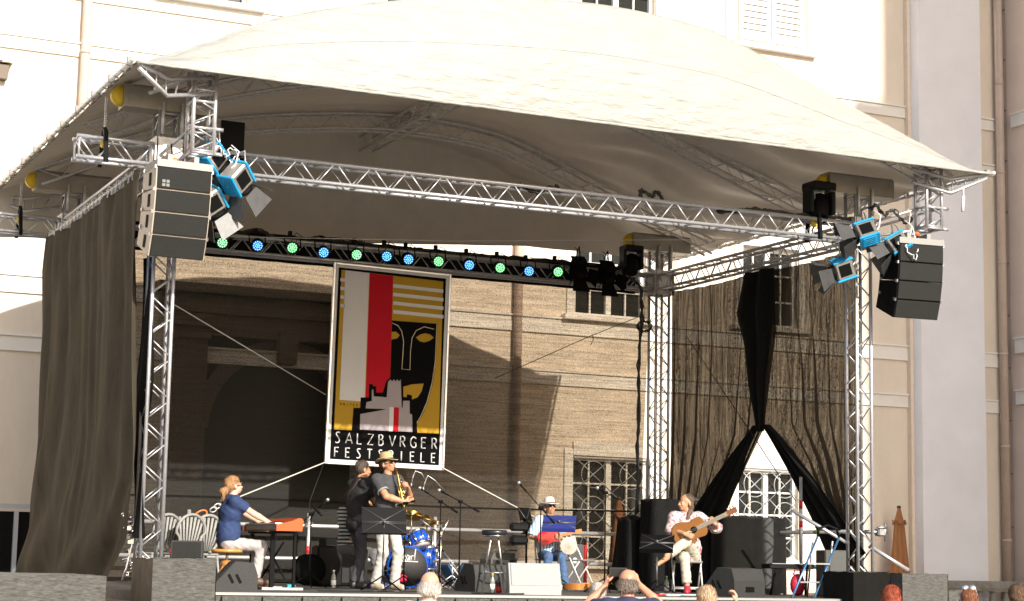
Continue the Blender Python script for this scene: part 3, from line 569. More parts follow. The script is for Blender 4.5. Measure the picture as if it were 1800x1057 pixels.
for k in range(6): p = at(338 - k * 4, 912 + k * 3.2, Y=5.2); q.path([p + ax * .026 * math.cos(t * PI / 4) + (nv if k % 2 else V((0, 1, 0))) * .015 * math.sin(t * PI / 4) for t in range(8)], .006, 5, closed=True)
q.build('chain', steel, ca, True)
# ------------------------------------------------ speakers in the air
def line_array(label, x, y, z, side_m, ws=.68):
    t = thing('speaker_array', label, 'loudspeaker', (x, y, z), group='hanging line arrays'); hh = .262; dp = .50
    q = MB(); q.box((0, .22, .04), (ws, dp, .085)); q.box((-.16, .2, .12), (.06, .3, .1)); q.box((.16, .2, .12), (.06, .3, .1)); q.build('flying_frame', mat('grey_steel', (.22, .22, .21), .5, .5), t)
    p = V((0, 0, 0)); ang = 0
    for k in range(4):
        ang = -R((2, 6, 12, 20)[k]); M = rx3(-ang); 
        c = p + M @ V((0, dp / 2, -hh / 2))
        q = MB(); prof = [(0, 0), (dp, -.03), (dp, -hh + .03), (0, -hh)]
        vs = [(sx * ws / 2, a, b) for sx in (-1, 1) for a, b in prof]; q.add([p + M @ V(v) for v in vs], [(0, 1, 2, 3), (7, 6, 5, 4), (0, 4, 5, 1), (1, 5, 6, 2), (2, 6, 7, 3), (3, 7, 4, 0)]); 
        cab = q.build('speaker_cabinet', side_m, t)
        q = MB(); q.box(p + M @ V((0, -.012, -hh / 2)), (ws - .03, .022, hh - .014), M, bev=.006); q.build('grille', mat('black_mesh_grille', (.026, .026, .024), .6, 0, var=.3, scale=60, bump=.5, bscale=300, spec=.2), cab)
        q = MB(); q.box(p + M @ V((-ws / 2 - .004, dp * .42, -hh / 2)), (.01, .08, .15), M, bev=.03); q.box(p + M @ V((-ws / 2 - .008, dp * .42, -hh / 2)), (.008, .015, .15), M); q.build('handle', black, cab)
        q = MB()
        for sx in (-1, 1): 
            for a in (.02, dp - .05): q.box(p + M @ V((sx * (ws / 2 + .006), a, -.004)), (.02, .05, .04), M)
        q.build('rigging_pin', steel, cab)
        if k == 0 and side_m is not black:
            q = MB()
            for a in (0, 1):
                for b in (0, 1): q.box(p + M @ V((-ws / 2 + .09 + a * .05, -.026, -hh + .045 + b * .045)), (.038, .004, .034), M)
            q.build('emblem', mat('emblem_grey', (.16, .16, .15), .5), cab)
        p = p + M @ V((0, 0, -hh - .004))
    return t
beige = mat('sunlit_cabinet_side', (.42, .36, .29), .5, var=.1, scale=5)  # pale tone stands for sun catching the sides of the black cabinets
a1 = line_array('hanging black loudspeaker array at the left tower, pale sides with handles', -.03, -1.0, 4.90, beige)
a2 = line_array('hanging black loudspeaker array at the right tower in front of the bluish wall', 10.62, -1.0, 4.96, black, .72); a2.rotation_euler[2] = R(-6)
a1.rotation_euler[2] = R(3)
for x in (-.03, 10.62):
    pass
# ------------------------------------------------ lamps
def look(d, roll=0): return frame3(d, (0, 0, 1)) @ rz3(roll)
def par_led(i, px, py, colr, label):
    p = at(px, py, Y=5.30); t = thing('led_par_lamp', label, 'stage lamp', p, group='row of round lamps on the rear truss')
    d = V((-.35 + .09 * math.sin(i * 2.3), -1, -.22 + .10 * math.sin(i * 3.7 + 1))); M = look(d); q = MB()
    q.lathe([(.02, -.28), (.075, -.25), (.095, -.18), (.098, 0), (.086, .012)], (0, 0, 0), 20, M); q.build('housing', black, t)
    q = MB(); q.lathe([(.0, .004), (.082, .012), (.082, .016), (.0, .016)], (0, 0, 0), 20, M); q.build('lens', mat('lens_' + colr, (.02, .15, .05) if colr == 'green' else (.01, .08, .3), .2, emit=(.05, .9, .12) if colr == 'green' else (.02, .25, 1), estr=.15), t)
    q = MB()
    for ring, n in ((0.0, 1), (.031, 6), (.063, 12)):
        for k in range(n): a = 2 * PI * k / n + ring * 9; q.lathe([(.0, .017), (.012, .017), (.010, .024), (0, .026)], M @ V((ring * math.cos(a), ring * math.sin(a), 0)), 8, M)
    q.build('light_emitters', mat('emitter_' + colr, (.5, .9, .6), .3, emit=(.35, 1, .45) if colr == 'green' else (.15, .55, 1), estr=1.3), t)
    q = MB(); X = M.col[0]; q.path([M @ V((-.12, 0, -.1)), M @ V((-.125, .0, -.1)) + V((0, .05, .17)), V((0, .12, .22)), M @ V((.125, .0, -.1)) + V((0, .05, .17)), M @ V((.12, 0, -.1))], .012, 6); q.box((0, .14, .24), (.05, .06, .09)); q.build('yoke', black, t)
    q = MB(); q.path([M @ V((0, 0, -.3)), V((.05, .25, .12)), V((.12, .2, .28)), V((.3, .25, .2))], .008, 5); q.build('cable', cable_m, t)
names = ['first', 'second', 'third', 'fourth', 'fifth', 'sixth', 'seventh', 'eighth', 'ninth', 'tenth', 'eleventh', 'twelfth']
for i, (px, py, c) in enumerate([(391, 427, 'green'), (453, 432, 'blue'), (514, 436, 'green'), (569, 444, 'blue'), (627, 448, 'green'), (680, 451, 'blue'), (718, 456, 'blue'), (771, 460, 'green'), (825, 466, 'blue'), (879, 471, 'green'), (930, 477, 'blue'), (981, 478, 'green')]):
    par_led(i, px, py, c, 'round %s glowing lamp, %s from the left on the rear truss' % (c, names[i]))
def barn_lamp(label, p, d, colr='blue', s=1.0, roll=0, group=None, doors=(1.1, 1.1, 1.1, 1.1)):
    t = thing('flood_lamp', label, 'stage lamp', p, group=group); M = look(d, roll); S = s
    body = mat('silver_lamp_side', (.62, .58, .52), .35, .8, var=.2, scale=20) if colr == 'blue' else black; cap = mat('sky_blue_lamp_cap', (.02, .34, .66), .4) if colr == 'blue' else black; dm = mat('dark_door_metal', (.13, .13, .13), .5, .7, var=.3, scale=10) if colr == 'blue' else black
    q = MB(); q.box(M @ V((0, 0, -.14 * S)), (.22 * S, .26 * S, .27 * S), M, bev=.02)
    q.build('housing', body, t)
    for sy in (-1, 1):
        q = MB(); q.box(M @ V((0, sy * .137 * S, -.14 * S)), (.25 * S, .03 * S, .30 * S), M, bev=.01)
        for k in range(5): q.box(M @ V(((k - 2) * .04 * S, sy * .156 * S, -.14 * S)), (.014 * S, .012 * S, .2 * S), M)
        q.build('end_cap', cap, t)
    for sx in (-1, 1): MB().box(M @ V((sx * .116 * S, 0, -.14 * S)), (.006, .17 * S, .17 * S), M).build('side_plate', black, t)
    q = MB(); q.lathe([(.02, 0), (.095 * S, .0), (.12 * S, .02), (.12 * S, .05), (.1 * S, .05), (.09 * S, .02), (.02, .02)], (0, 0, 0), 20, M); q.build('lens_ring', black, t)
    h = .125 * S; ln_ = .24 * S
    for k in range(4):
        a = k * PI / 2; op = doors[k]; Mk = M @ rz3(a) @ Matrix.Rotation(-(PI / 2 - op), 3, 'Y') if False else M @ rz3(a)
        o = Mk @ V((h, 0, .05 * S)); dv = Mk @ V((math.cos(op) , 0, math.sin(op))); sv = Mk @ V((0, 1, 0))
        q = MB(); vs = [o - sv * h * .8, o + sv * h * .8, o + dv * ln_ + sv * h * 1.25, o + dv * ln_ - sv * h * 1.25]; nn = dv.cross(sv) * .004; q.add(vs + [v + nn for v in vs], [(0, 1, 2, 3), (7, 6, 5, 4), (0, 4, 5, 1), (1, 5, 6, 2), (2, 6, 7, 3), (3, 7, 4, 0)]); q.build('barn_door', dm, t)
    q = MB(); ya = M @ V((0, .17 * S, -.14 * S)); yb = M @ V((0, -.17 * S, -.14 * S)); up = V((0, .05, .27 * S)); q.path([ya, ya + up * .8, up * 1.05 + (ya + yb) / 2, yb + up * .8, yb], .011, 6); q.build('yoke', steel if colr == 'blue' else black, t)
    q = MB(); b0 = M @ V((0, 0, -.29 * S)); q.path([b0, b0 + V((.06, .03, .06)), b0 + V((.1, .05, .22)), b0 + V((.02, .1, .3))], .009, 6); q.build('cable', whitecable if colr == 'blue' else cable_m, t)
    return t
gb = 'blue capped flood lamps at the front corners'
barn_lamp('blue capped lamp next to the lattice drop post at front left', at(383, 292, Y=-.75), (.7, .5, -.6), s=.95, group=gb, roll=.2)
barn_lamp('larger blue capped lamp with open grey doors over the front left truss', at(424, 330, Y=-.9), (.62, .55, -.65), s=1.05, roll=.3, group=gb, doors=(1.0, .9, 1.2, .8))
barn_lamp('silver sided lamp with hanging grey door just right of the left speaker array', at(378, 372, Y=-.7), (.6, .4, -.75), s=1.0, roll=.5, group=gb)
barn_lamp('blue edged lamp aimed left beside the front right tower head', at(1507, 415, Y=-.7), (-.8, .45, -.30), s=1.0, roll=.5, group=gb)
barn_lamp('blue edged lamp directly above the right speaker array', at(1565, 440, Y=-.75), (-.75, .45, -.5), s=1.0, roll=.4, group=gb)
barn_lamp('silver finned lamp hanging lowest on the front right tower', at(1466, 478, Y=-.35), (-.85, .4, -.35), s=1.0, roll=-.4, group=gb)
barn_lamp('black lamp with open doors just right of the last green lamp', at(1020, 478, Y=5.4), (-.15, -.9, -.65), 'black', 1.0, group='black door lamps on the rear truss')
barn_lamp('black lamp with open doors nearest the rear right tower', at(1070, 486, Y=5.4), (-.1, -.9, -.7), 'black', 1.0, group='black door lamps on the rear truss')
def moving_head(label, p, s=1):
    t = thing('moving_head_lamp', label, 'stage lamp', p, group='black moving head lamps'); q = MB(); q.box((0, 0, .17 * s), (.36 * s, .3 * s, .12 * s), bev=.02); q.build('base', blackp, t)
    for sx in (-1, 1): MB().box((sx * .17 * s, 0, -.02 * s), (.06 * s, .2 * s, .34 * s), bev=.015).build('fork_arm', blackp, t)
    M = look((-.3, -.4, -.9)); q = MB(); q.lathe([(.05, -.2 * s), (.11 * s, -.16 * s), (.13 * s, 0), (.12 * s, .18 * s), (.10 * s, .2 * s), (.09 * s, .18 * s)], (0, 0, -.1 * s), 20, M); q.build('head', black, t); return t
moving_head('black moving lamp hanging at the rear right tower', at(1110, 455, Y=5.3), .95)
mh = moving_head('black moving lamp standing above the right end of the front truss', at(1440, 362, Y=0) + V((0, 0, .08)), 1.1)
tag(MB().box((0, 0, 0), (.3, .05, .52)).build('shutter_panel', black), 'black rectangular lamp door behind the left drop post', 'panel').location = at(408, 250, Y=.1)
# cable bundles
def bundle(label, pts, n=3, r=.011, m=None, sp=.03, name='cable_bundle'):
    q = MB()
    for k in range(n):
        rr = random.Random(k * 7 + len(pts)); q.path([cat([tuple(V(p) + V((rr.uniform(-sp, sp), rr.uniform(-sp, sp), rr.uniform(-sp, sp)))) for p in pts], t / (len(pts) * 5)) for t in range(len(pts) * 5 + 1)], r, 6)
    return tag(q.build(name, m or cable_m), label, 'cable')
bundle('black cable bundle running down the rear right tower', [at(1105, 490, Y=5.4), at(1125, 505, Y=5.4), at(1128, 560, Y=5.4), at(1123, 640, Y=5.4), at(1122, 760, Y=5.4), at(1119, 905, Y=5.4)], 5, .016)
bundle('coiled black cable hanging on the rear right tower', [at(1133 + 12 * math.cos(a), 574 + 9 * math.sin(a), Y=5.5) for a in np.linspace(0, 12, 14)], 2, .008)
bundle('dark looping cables on the middle of the front truss', [at(905, 330, Y=-.1), at(915, 326, Y=0), at(940, 338, Y=-.05), at(975, 328, Y=0), at(985, 335, Y=0)], 3, .012)
bundle('dark cable tangle standing on the front truss near the right arch', [at(1125, 350, Y=0), at(1128, 335, Y=0), at(1145, 345, Y=0), at(1155, 338, Y=0), at(1165, 352, Y=0)], 4, .014)
bundle('black cables along the top of the front truss at its right end', [at(1260, 372, Y=0), at(1330, 368, Y=.05), at(1380, 375, Y=0), at(1440, 382, Y=0), at(1500, 385, Y=-.1)], 4, .014)
bundle('black cables looping between the two right hand blue lamps', [at(1530, 370, Y=-.5), at(1540, 360, Y=-.6), at(1555, 378, Y=-.6), at(1570, 370, Y=-.6), at(1590, 392, Y=-.7), at(1605, 385, Y=-.8)], 4, .011)
bundle('white cable loop hanging from the left drop post', [at(380, 245, Y=-.9), at(392, 262, Y=-.95), at(396, 275, Y=-.95), at(410, 262, Y=-1.0), at(420, 285, Y=-.9)], 1, .008, whitecable)
bundle('white cable loop hanging over the right speaker array', [at(1590, 430, Y=-1), at(1602, 448, Y=-1.05), at(1610, 455, Y=-1.05), at(1612, 435, Y=-1.0), at(1600, 395, Y=-.9), at(1598, 365, Y=-.9)], 1, .008, whitecable)
bundle('loose black cables along the row of coloured lamps', [at(400, 418, Y=5.7), at(450, 405, Y=5.7), at(500, 425, Y=5.7), at(560, 420, Y=5.7), at(640, 430, Y=5.7), at(700, 438, Y=5.7), at(800, 446, Y=5.7), at(900, 455, Y=5.7), at(1000, 462, Y=5.7), at(1090, 470, Y=5.7)], 4, .014, sp=.05)
hk = thing('chain_hook', 'orange chain hoist hook above the left speaker array', 'hook', at(303, 282, Y=-.8)); q = MB(); q.box((0, 0, 0), (.13, .08, .07), bev=.02); q.build('hoist_body', orange, hk); q = MB(); q.path([(0, 0, -.03), (.05, 0, -.1), (.02, 0, -.18), (-.05, 0, -.2), (-.02, 0, -.32)], .018, 6); q.path([(0, 0, .03), (-.02, 0, .2)], .01, 6); q.build('hook', black, hk)
hk = thing('chain_hook', 'orange hook above the right speaker array', 'hook', at(1612, 412, Y=-.9)); q = MB(); q.box((0, 0, 0), (.09, .06, .05), bev=.02); q.build('hoist_body', orange, hk); q = MB(); q.path([(0, 0, -.02), (.03, 0, -.08), (-.01, 0, -.14)], .014, 6); q.build('hook', black, hk)
st = MB(); st.tube(at(1693, 328, Y=-1.3), at(1693, 345, Y=-1.3), .016, 6); st.tube(at(1693, 345, Y=-1.3), at(1692, 372, Y=-1.3), .026, 6); tag(st.build('hanging_strap', whitecable), 'short pale strap dangling from the right canopy corner', 'strap')
# ------------------------------------------------ people (signed distance bodies turned into one continuous surface each)
def nets(g, org, vx):
    s = g < 0; c = np.zeros([n - 1 for n in g.shape], np.int8)
    nx, ny, nz = g.shape
    for a in (0, 1):
        for b in (0, 1):
            for d in (0, 1): c += s[a:nx - 1 + a, b:ny - 1 + b, d:nz - 1 + d]
    act = (c > 0) & (c < 8); ids = -np.ones(act.shape, np.int64); I = np.argwhere(act); ids[act] = np.arange(len(I))
    P = np.zeros((len(I), 3)); Cn = np.zeros(len(I))
    E = [((a, b), ax) for ax in range(3) for a in (0, 1) for b in (0, 1)]
    for (a, b), ax in E:
        o0 = np.zeros(3, int); oth = [k for k in range(3) if k != ax]; o0[oth[0]] = a; o0[oth[1]] = b; o1 = o0.copy(); o1[ax] = 1
        i0 = I + o0; i1 = I + o1; g0 = g[i0[:, 0], i0[:, 1], i0[:, 2]]; g1 = g[i1[:, 0], i1[:, 1], i1[:, 2]]; mk = (g0 < 0) != (g1 < 0)
        t = np.where(mk, g0 / np.where(mk, g0 - g1, 1), 0); pt = i0.astype(float); pt[:, ax] += t; P[mk] += pt[mk]; Cn[mk] += 1
    P = P / Cn[:, None] * vx + org; F = []
    for ax in range(3):
        sl0 = [slice(None)] * 3; sl1 = [slice(None)] * 3; sl0[ax] = slice(0, -1); sl1[ax] = slice(1, None)
        a0 = s[tuple(sl0)]; a1 = s[tuple(sl1)]; ch = np.argwhere(a0 != a1); u, v = [(1, 2), (2, 0), (0, 1)][ax]
        ok = (ch[:, u] > 0) & (ch[:, v] > 0) & (ch[:, u] < g.shape[u] - 1) & (ch[:, v] < g.shape[v] - 1); ch = ch[ok]
        def cid(du, dv): q = ch.copy(); q[:, u] -= du; q[:, v] -= dv; return ids[q[:, 0], q[:, 1], q[:, 2]]
        q = np.stack([cid(1, 1), cid(0, 1), cid(0, 0), cid(1, 0)], 1); fl = ~a0[ch[:, 0], ch[:, 1], ch[:, 2]]; q[fl] = q[fl][:, ::-1]; F.append(q)
    F = np.concatenate(F); F = F[(F >= 0).all(1)]; return P, F
def A(p): return np.array([float(p[0]), float(p[1]), float(p[2])])
class SDF:
    def __init__(s, k=.02): s.p = []; s.k = k; s.sub = []
    def cap(s, a, b, ra, rb=None, flat=False): s.p.append(('c', A(a), A(b), ra, ra if rb is None else rb, flat)); return s
    def ell(s, c, r, M=None): s.p.append(('e', A(c), A(r), None if M is None else np.array(M), 0, 0)); return s
    def cut(s, c, r): s.sub.append((A(c), A(r))); return s
    def mesh(s, name, m, parent, vx=.009, wr=0, seed=0, off=0):
        lo = np.min([np.minimum(p[1], p[2]) - max(p[3], p[4]) if p[0] == 'c' else p[1] - p[2].max() for p in s.p], 0) - .03 - off
        hi = np.max([np.maximum(p[1], p[2]) + max(p[3], p[4]) if p[0] == 'c' else p[1] + p[2].max() for p in s.p], 0) + .03 + off
        n = np.ceil((hi - lo) / vx).astype(int) + 1; g = np.full(n, .2, np.float32); k = s.k
        for p in s.p:
            if p[0] == 'c': l = np.minimum(p[1], p[2]) - max(p[3], p[4]) - .05; h = np.maximum(p[1], p[2]) + max(p[3], p[4]) + .05
            else: l = p[1] - p[2].max() - .05; h = p[1] + p[2].max() + .05
            i0 = np.maximum(((l - lo) / vx).astype(int), 0); i1 = np.minimum(((h - lo) / vx).astype(int) + 2, n)
            X = [lo[q] + np.arange(i0[q], i1[q]) * vx for q in range(3)]; x, y, z = np.meshgrid(*X, indexing='ij')
            if p[0] == 'c':
                ba = p[2] - p[1]; L2 = ba @ ba + 1e-12; L = L2 ** .5; px, py, pz = x - p[1][0], y - p[1][1], z - p[1][2]; t = (px * ba[0] + py * ba[1] + pz * ba[2]) / L2; tc = np.clip(t, 0, 1)
                d = np.sqrt((px - tc * ba[0]) ** 2 + (py - tc * ba[1]) ** 2 + (pz - tc * ba[2]) ** 2) - (p[3] + (p[4] - p[3]) * tc)
                if p[5]: rad = np.sqrt(np.maximum(0, px * px + py * py + pz * pz - t * t * L2)) - (p[3] + (p[4] - p[3]) * t); d = np.where(t > .5, np.maximum(rad, (t - 1) * L), d)
            else:
                q = np.stack([x - p[1][0], y - p[1][1], z - p[1][2]], -1)
                if p[3] is not None: q = q @ p[3]
                k0 = np.sqrt(((q / p[2]) ** 2).sum(-1)); k1 = np.sqrt(((q / p[2] ** 2) ** 2).sum(-1)) + 1e-9; d = k0 * (k0 - 1) / k1
            sl = tuple(slice(a, b) for a, b in zip(i0, i1)); o = g[sl]; hh = np.maximum(k - np.abs(o - d), 0) / k; g[sl] = np.minimum(o, d) - hh * hh * k * .25
        for c, r in s.sub:
            i0 = np.maximum(((c - r * 1.5 - lo) / vx).astype(int), 0); i1 = np.minimum(((c + r * 1.5 - lo) / vx).astype(int) + 2, n); X = [lo[q] + np.arange(i0[q], i1[q]) * vx for q in range(3)]; x, y, z = np.meshgrid(*X, indexing='ij')
            d = (np.sqrt(((x - c[0]) / r[0]) ** 2 + ((y - c[1]) / r[1]) ** 2 + ((z - c[2]) / r[2]) ** 2) - 1) * r.min(); sl = tuple(slice(a, b) for a, b in zip(i0, i1)); g[sl] = np.maximum(g[sl], -d)
        if wr:
            x, y, z = np.meshgrid(*[lo[q] + np.arange(n[q]) * vx for q in range(3)], indexing='ij', sparse=True)
            g = g + wr * (np.sin(x * 31 + 3 * np.sin(z * 17 + seed) + seed) * np.sin(z * 43 + 2 * np.sin(y * 23 + x * 9) + seed * 2) + .6 * np.sin(y * 61 + 3 * np.sin(z * 29) + x * 20))
        g = g - off; P, F = nets(g, lo, vx); me = bpy.data.meshes.new(name); me.from_pydata(P.tolist(), [], F.tolist()); me.materials.append(m); me.polygons.foreach_set('use_smooth', [True] * len(F)); me.update()
        o = bpy.data.objects.new(name, me); COL.objects.link(o); o.parent = parent; return o
def ik(a, b, l1, l2, pole):
    a, b = V(a), V(b); d = b - a; L = min(d.length, (l1 + l2) * .999); dn = d.normalized(); x = (l1 * l1 - l2 * l2 + L * L) / (2 * L); h = math.sqrt(max(0, l1 * l1 - x * x)); p = V(pole); p = (p - dn * p.dot(dn)).normalized(); return a + dn * x + p * h, a + dn * L
def skin_mat(name, c): 
    m = mat(name, c, .5, var=.12, scale=30); m.node_tree.nodes['Principled BSDF'].inputs['Subsurface Weight'].default_value = .08; return m
SK1 = skin_mat('medium_skin', (.60, .33, .22)); SK2 = skin_mat('tanned_skin', (.50, .25, .14)); SK3 = skin_mat('pale_skin', (.68, .42, .31))  # three plain skin tones: medium, tanned and pale
def hand(S, w, d, pn, curl, side, sc_=1.0, spread=.0):
    """w wrist, d forward along the hand, pn palm normal, side: direction of the thumb"""
    w, d, pn = V(w), V(d).normalized(), V(pn); pn = (pn - d * pn.dot(d)).normalized(); sd_ = d.cross(pn).normalized()
    if sd_.dot(V(side)) < 0: sd_ = -sd_
    for q in (-1.2, -.4, .4, 1.2): S.cap(w + d * .015 + sd_ * q * .012 * sc_, w + d * .085 * sc_ + sd_ * q * .019 * sc_, .013 * sc_, .0115 * sc_)
    for i, (q, ln) in enumerate(((1.4, .068), (.47, .078), (-.47, .072), (-1.4, .056))):
        b = w + d * .088 * sc_ + sd_ * q * .0195 * sc_; c = curl * (1 + .12 * i); dr = (d + sd_ * q * spread).normalized()
        d1 = (dr * math.cos(c * .55) + pn * math.sin(c * .55)); p1 = b + d1 * ln * .5 * sc_; d2 = (dr * math.cos(c * 1.35) + pn * math.sin(c * 1.35)); p2 = p1 + d2 * ln * .32 * sc_; d3 = (dr * math.cos(c * 1.9) + pn * math.sin(c * 1.9)); p3 = p2 + d3 * ln * .26 * sc_
        S.cap(b, p1, .0098 * sc_, .0088 * sc_); S.cap(p1, p2, .0088 * sc_, .0082 * sc_); S.cap(p2, p3, .0082 * sc_, .0074 * sc_)
    t0 = w + d * .03 * sc_ + sd_ * .024 * sc_; t1 = t0 + (d * .6 + sd_ * .65 + pn * .35).normalized() * .042 * sc_; t2 = t1 + (d * .85 + sd_ * .1 + pn * .5).normalized() * .036 * sc_
    S.cap(t0, t1, .0135 * sc_, .011 * sc_); S.cap(t1, t2, .011 * sc_, .009 * sc_)
def person(label, loc, rz, J, skin=SK1, hair=None, shirt=None, pants=None, shoes=None, s=1.0, vx=.0085, group=None, sleeve=.62, jaw=1, bald=False, build=1.0, female=False, pantlen=1.0, loose=.014, prm=None):
    """J: pel, lean(V), yaw(torso), head(yaw,pitch), wr/wl, poles, al/ar ankles, kl/kr poles, hand dirs"""
    t = thing('person', label, 'person', loc, rz, group)
    pel = V(J['pel']) * 1; up = V(J.get('lean', (0, 0, 1))).normalized(); ty = J.get('yaw', 0); side = V((math.cos(ty), math.sin(ty), 0)); fw = V((math.sin(ty), -math.cos(ty), 0))
    fw = (fw - up * fw.dot(up)).normalized(); L = lambda v: v * s; B = build
    waist = pel + up * L(.17); chest = pel + up * L(.36); neck = pel + up * L(.545) ; shz = pel + up * L(.505)
    sh = {1: shz + side * L(.185 * (.92 if female else 1)), -1: shz - side * L(.185 * (.92 if female else 1))}; hp = {1: pel + V((math.cos(J.get('hyaw', ty)), math.sin(J.get('hyaw', ty)), 0)) * L(.09) - up * L(.03), -1: pel - V((math.cos(J.get('hyaw', ty)), math.sin(J.get('hyaw', ty)), 0)) * L(.09) - up * L(.03)}
    el, wr_ = {}, {}
    for q, k in ((1, 'l'), (-1, 'r')): el[q], wr_[q] = ik(sh[q], J['w' + k], L(.29), L(.25), J.get('p' + k, (q * .5, .3, -1)))
    kn, an = {}, {}
    for q, k in ((1, 'l'), (-1, 'r')): kn[q], an[q] = ik(hp[q], J['a' + k], L(.43), L(.42), J.get('k' + k, (0, -1, .2)))
    hy, hp_ = J.get('head', (0, 0)); Mh = Matrix.Rotation(hy, 3, 'Z') @ Matrix.Rotation(-hp_, 3, 'X'); hn = neck + up * L(.042) + fw * L(.018); H = hn + Mh @ V((0, -.02, .125)) * s
    hv = lambda x, y, z: H + Mh @ V((x, y, z)) * s
    Mn = np.array(Mh)
    S = SDF(.022)
    # torso and limbs under the clothes
    S.cap(pel - side * L(.05), pel + side * L(.05), L(.10)); S.cap(pel, waist, L(.10), L(.095)); S.cap(waist, chest, L(.10), L(.11)); S.cap(chest - side * L(.07), chest + side * L(.07), L(.11)); S.cap(sh[-1] + side * L(.03), sh[1] - side * L(.03), L(.06)); S.cap(neck - up * L(.05), hn + Mh @ V((0, 0, .02)), L(.066), L(.056))
    for q in (1, -1):
        S.cap(sh[q], el[q], L(.05) * B, L(.040) * B); m1 = el[q].lerp(wr_[q], .3); S.cap(el[q], m1, L(.040) * B, L(.041) * B); S.cap(m1, wr_[q], L(.041) * B, L(.027)); S.cap(hp[q], kn[q], L(.078), L(.055)); mc = kn[q].lerp(an[q], .3); S.cap(kn[q], mc, L(.052), L(.054)); S.cap(mc, an[q], L(.054), L(.035))
        k = 'l' if q == 1 else 'r'; fd = V(J.get('f' + k, (fw.x, fw.y, 0))).normalized(); S.cap(an[q] - fd * L(.02) + V((0, 0, -L(.035))), an[q] + fd * L(.15) + V((0, 0, -L(.05))) * (1 if abs(fd.z) < .5 else 0), L(.036), L(.028))
        hd = J.get('h' + k); hd = hd or ((wr_[q] - el[q]).normalized(), fw * -1 if False else V((-q, 0, 0)), .6, V((0, -1, .3)))
        hand(S, wr_[q], hd[0], hd[1], hd[2], hd[3], s)
    # head
    S.ell(hv(0, .012, .025), A((.077, .098, .092)) * s, Mn); S.ell(hv(0, -.03, -.045), A((.056, .062, .072)) * s, Mn); S.cap(hv(0, -.06, -.085), hv(0, -.062, -.088), L(.026)); S.cap(hv(-.028, -.085, -.0), hv(.028, -.085, -.0), L(.014))
    S.cap(hv(0, -.098, -.005), hv(0, -.116, -.036), L(.009), L(.0135)); S.cap(hv(-.012, -.104, -.04), hv(.012, -.104, -.04), L(.009)); S.ell(hv(-.035, -.078, -.035), A((.02, .02, .022)) * s, Mn); S.ell(hv(.035, -.078, -.035), A((.02, .02, .022)) * s, Mn)
    for q in (1, -1): S.ell(hv(q * .080, .015, -.015), A((.012, .02, .034)) * s, Mn)
    S.cap(hv(-.018, -.094, -.063), hv(.018, -.094, -.063), L(.0085)); S.cap(hv(-.014, -.09, -.074), hv(.014, -.09, -.074), L(.008))
    S.k = .014
    S.mesh('body', skin, t, vx)
    for q in (1, -1): e_ = MB(); e_.m = 0; e_.ball(hv(q * .031, -.086, -.006), L(.0095), 8); e_.m = 1; e_.ball(hv(q * .031, -.0925, -.006), L(.006), 8); e_.build('eye', [mat('eye_white', (.25, .22, .2), .6), mat('iris', (.05, .03, .02), .2)], t)
    lp = MB(); lp.path([hv(-.024, -.098, -.067), hv(-.01, -.1045, -.064), hv(0, -.105, -.066), hv(.01, -.1045, -.064), hv(.024, -.098, -.067)], L(.0045), 6); lp.build('lips', mat('lips', (.45, .15, .12), .4), t)
    for q in (1, -1):
        eb = MB(); eb.path([hv(q * .015, -.1, .017), hv(q * .033, -.099, .023), hv(q * .052, -.086, .016)], L(.0045), 5)
        if hair: eb.build('eyebrow', hair[0], t)
    # clothes
    if shirt:
        T = SDF(.055); o = loose; hem = pel - up * L(.06 if pel.z > .8 * s else -.06)
        T.cap(hem - side * L(.06), hem + side * L(.06), L(.112 + o)); T.cap(pel, waist, L(.118 + o), L(.112 + o) * (B if B < 1.2 else 1.1)); T.cap(waist - side * L(.03), waist + side * L(.03), L(.108 + o) * (B if B < 1.3 else 1.2)); T.cap(waist, chest, L(.105 + o), L(.115 + o)); T.cap(chest - side * L(.075), chest + side * L(.075), L(.112 + o)); T.cap(sh[-1] + side * L(.03), sh[1] - side * L(.03), L(.064 + o * .6)); T.cap(chest, neck - up * L(.012), L(.1), L(.066 + o * .3))
        for q in (1, -1):
            if sleeve <= 1: T.cap(sh[q], sh[q].lerp(el[q], sleeve), L(.056 + o * .7) * B, L(.053 + o) * B, True)
            else: T.cap(sh[q], el[q], L(.054 + o * .6) * B, L(.046 + o) * B); T.cap(el[q], el[q].lerp(wr_[q], sleeve - 1), L(.045 + o) * B, L(.04 + o), True)
        T.mesh('shirt', shirt, t, vx, wr=.0035, seed=len(label) % 7)
    if pants:
        T = SDF(.035); T.cap(pel - side * L(.055), pel + side * L(.055), L(.118)); T.cap(pel, pel + up * L(.07), L(.12), L(.112), True)
        for q in (1, -1):
            T.cap(hp[q], kn[q], L(.092), L(.070))
            T.cap(kn[q], kn[q].lerp(an[q], pantlen), L(.069), L(.066), True)
        T.mesh('trousers', pants, t, vx, wr=.0035, seed=3)
    if shoes:
        for q in (1, -1):
            k = 'l' if q == 1 else 'r'
            if J.get('bare' + k): continue
            fd = V(J.get('f' + k, (fw.x, fw.y, 0))).normalized(); T = SDF(.03); T.cap(an[q] - fd * L(.025) + V((0, 0, -L(.04))), an[q] + fd * L(.17) + V((0, 0, -L(.052))), L(.045), L(.036)); T.cap(an[q], an[q] + V((0, 0, -L(.03))), L(.044), L(.046)); T.cap(an[q] + fd * L(.07) + V((0, 0, -L(.042))), an[q] + fd * L(.12) + V((0, 0, -L(.055))), L(.043), L(.038)); T.mesh('shoe', shoes, t, .009)
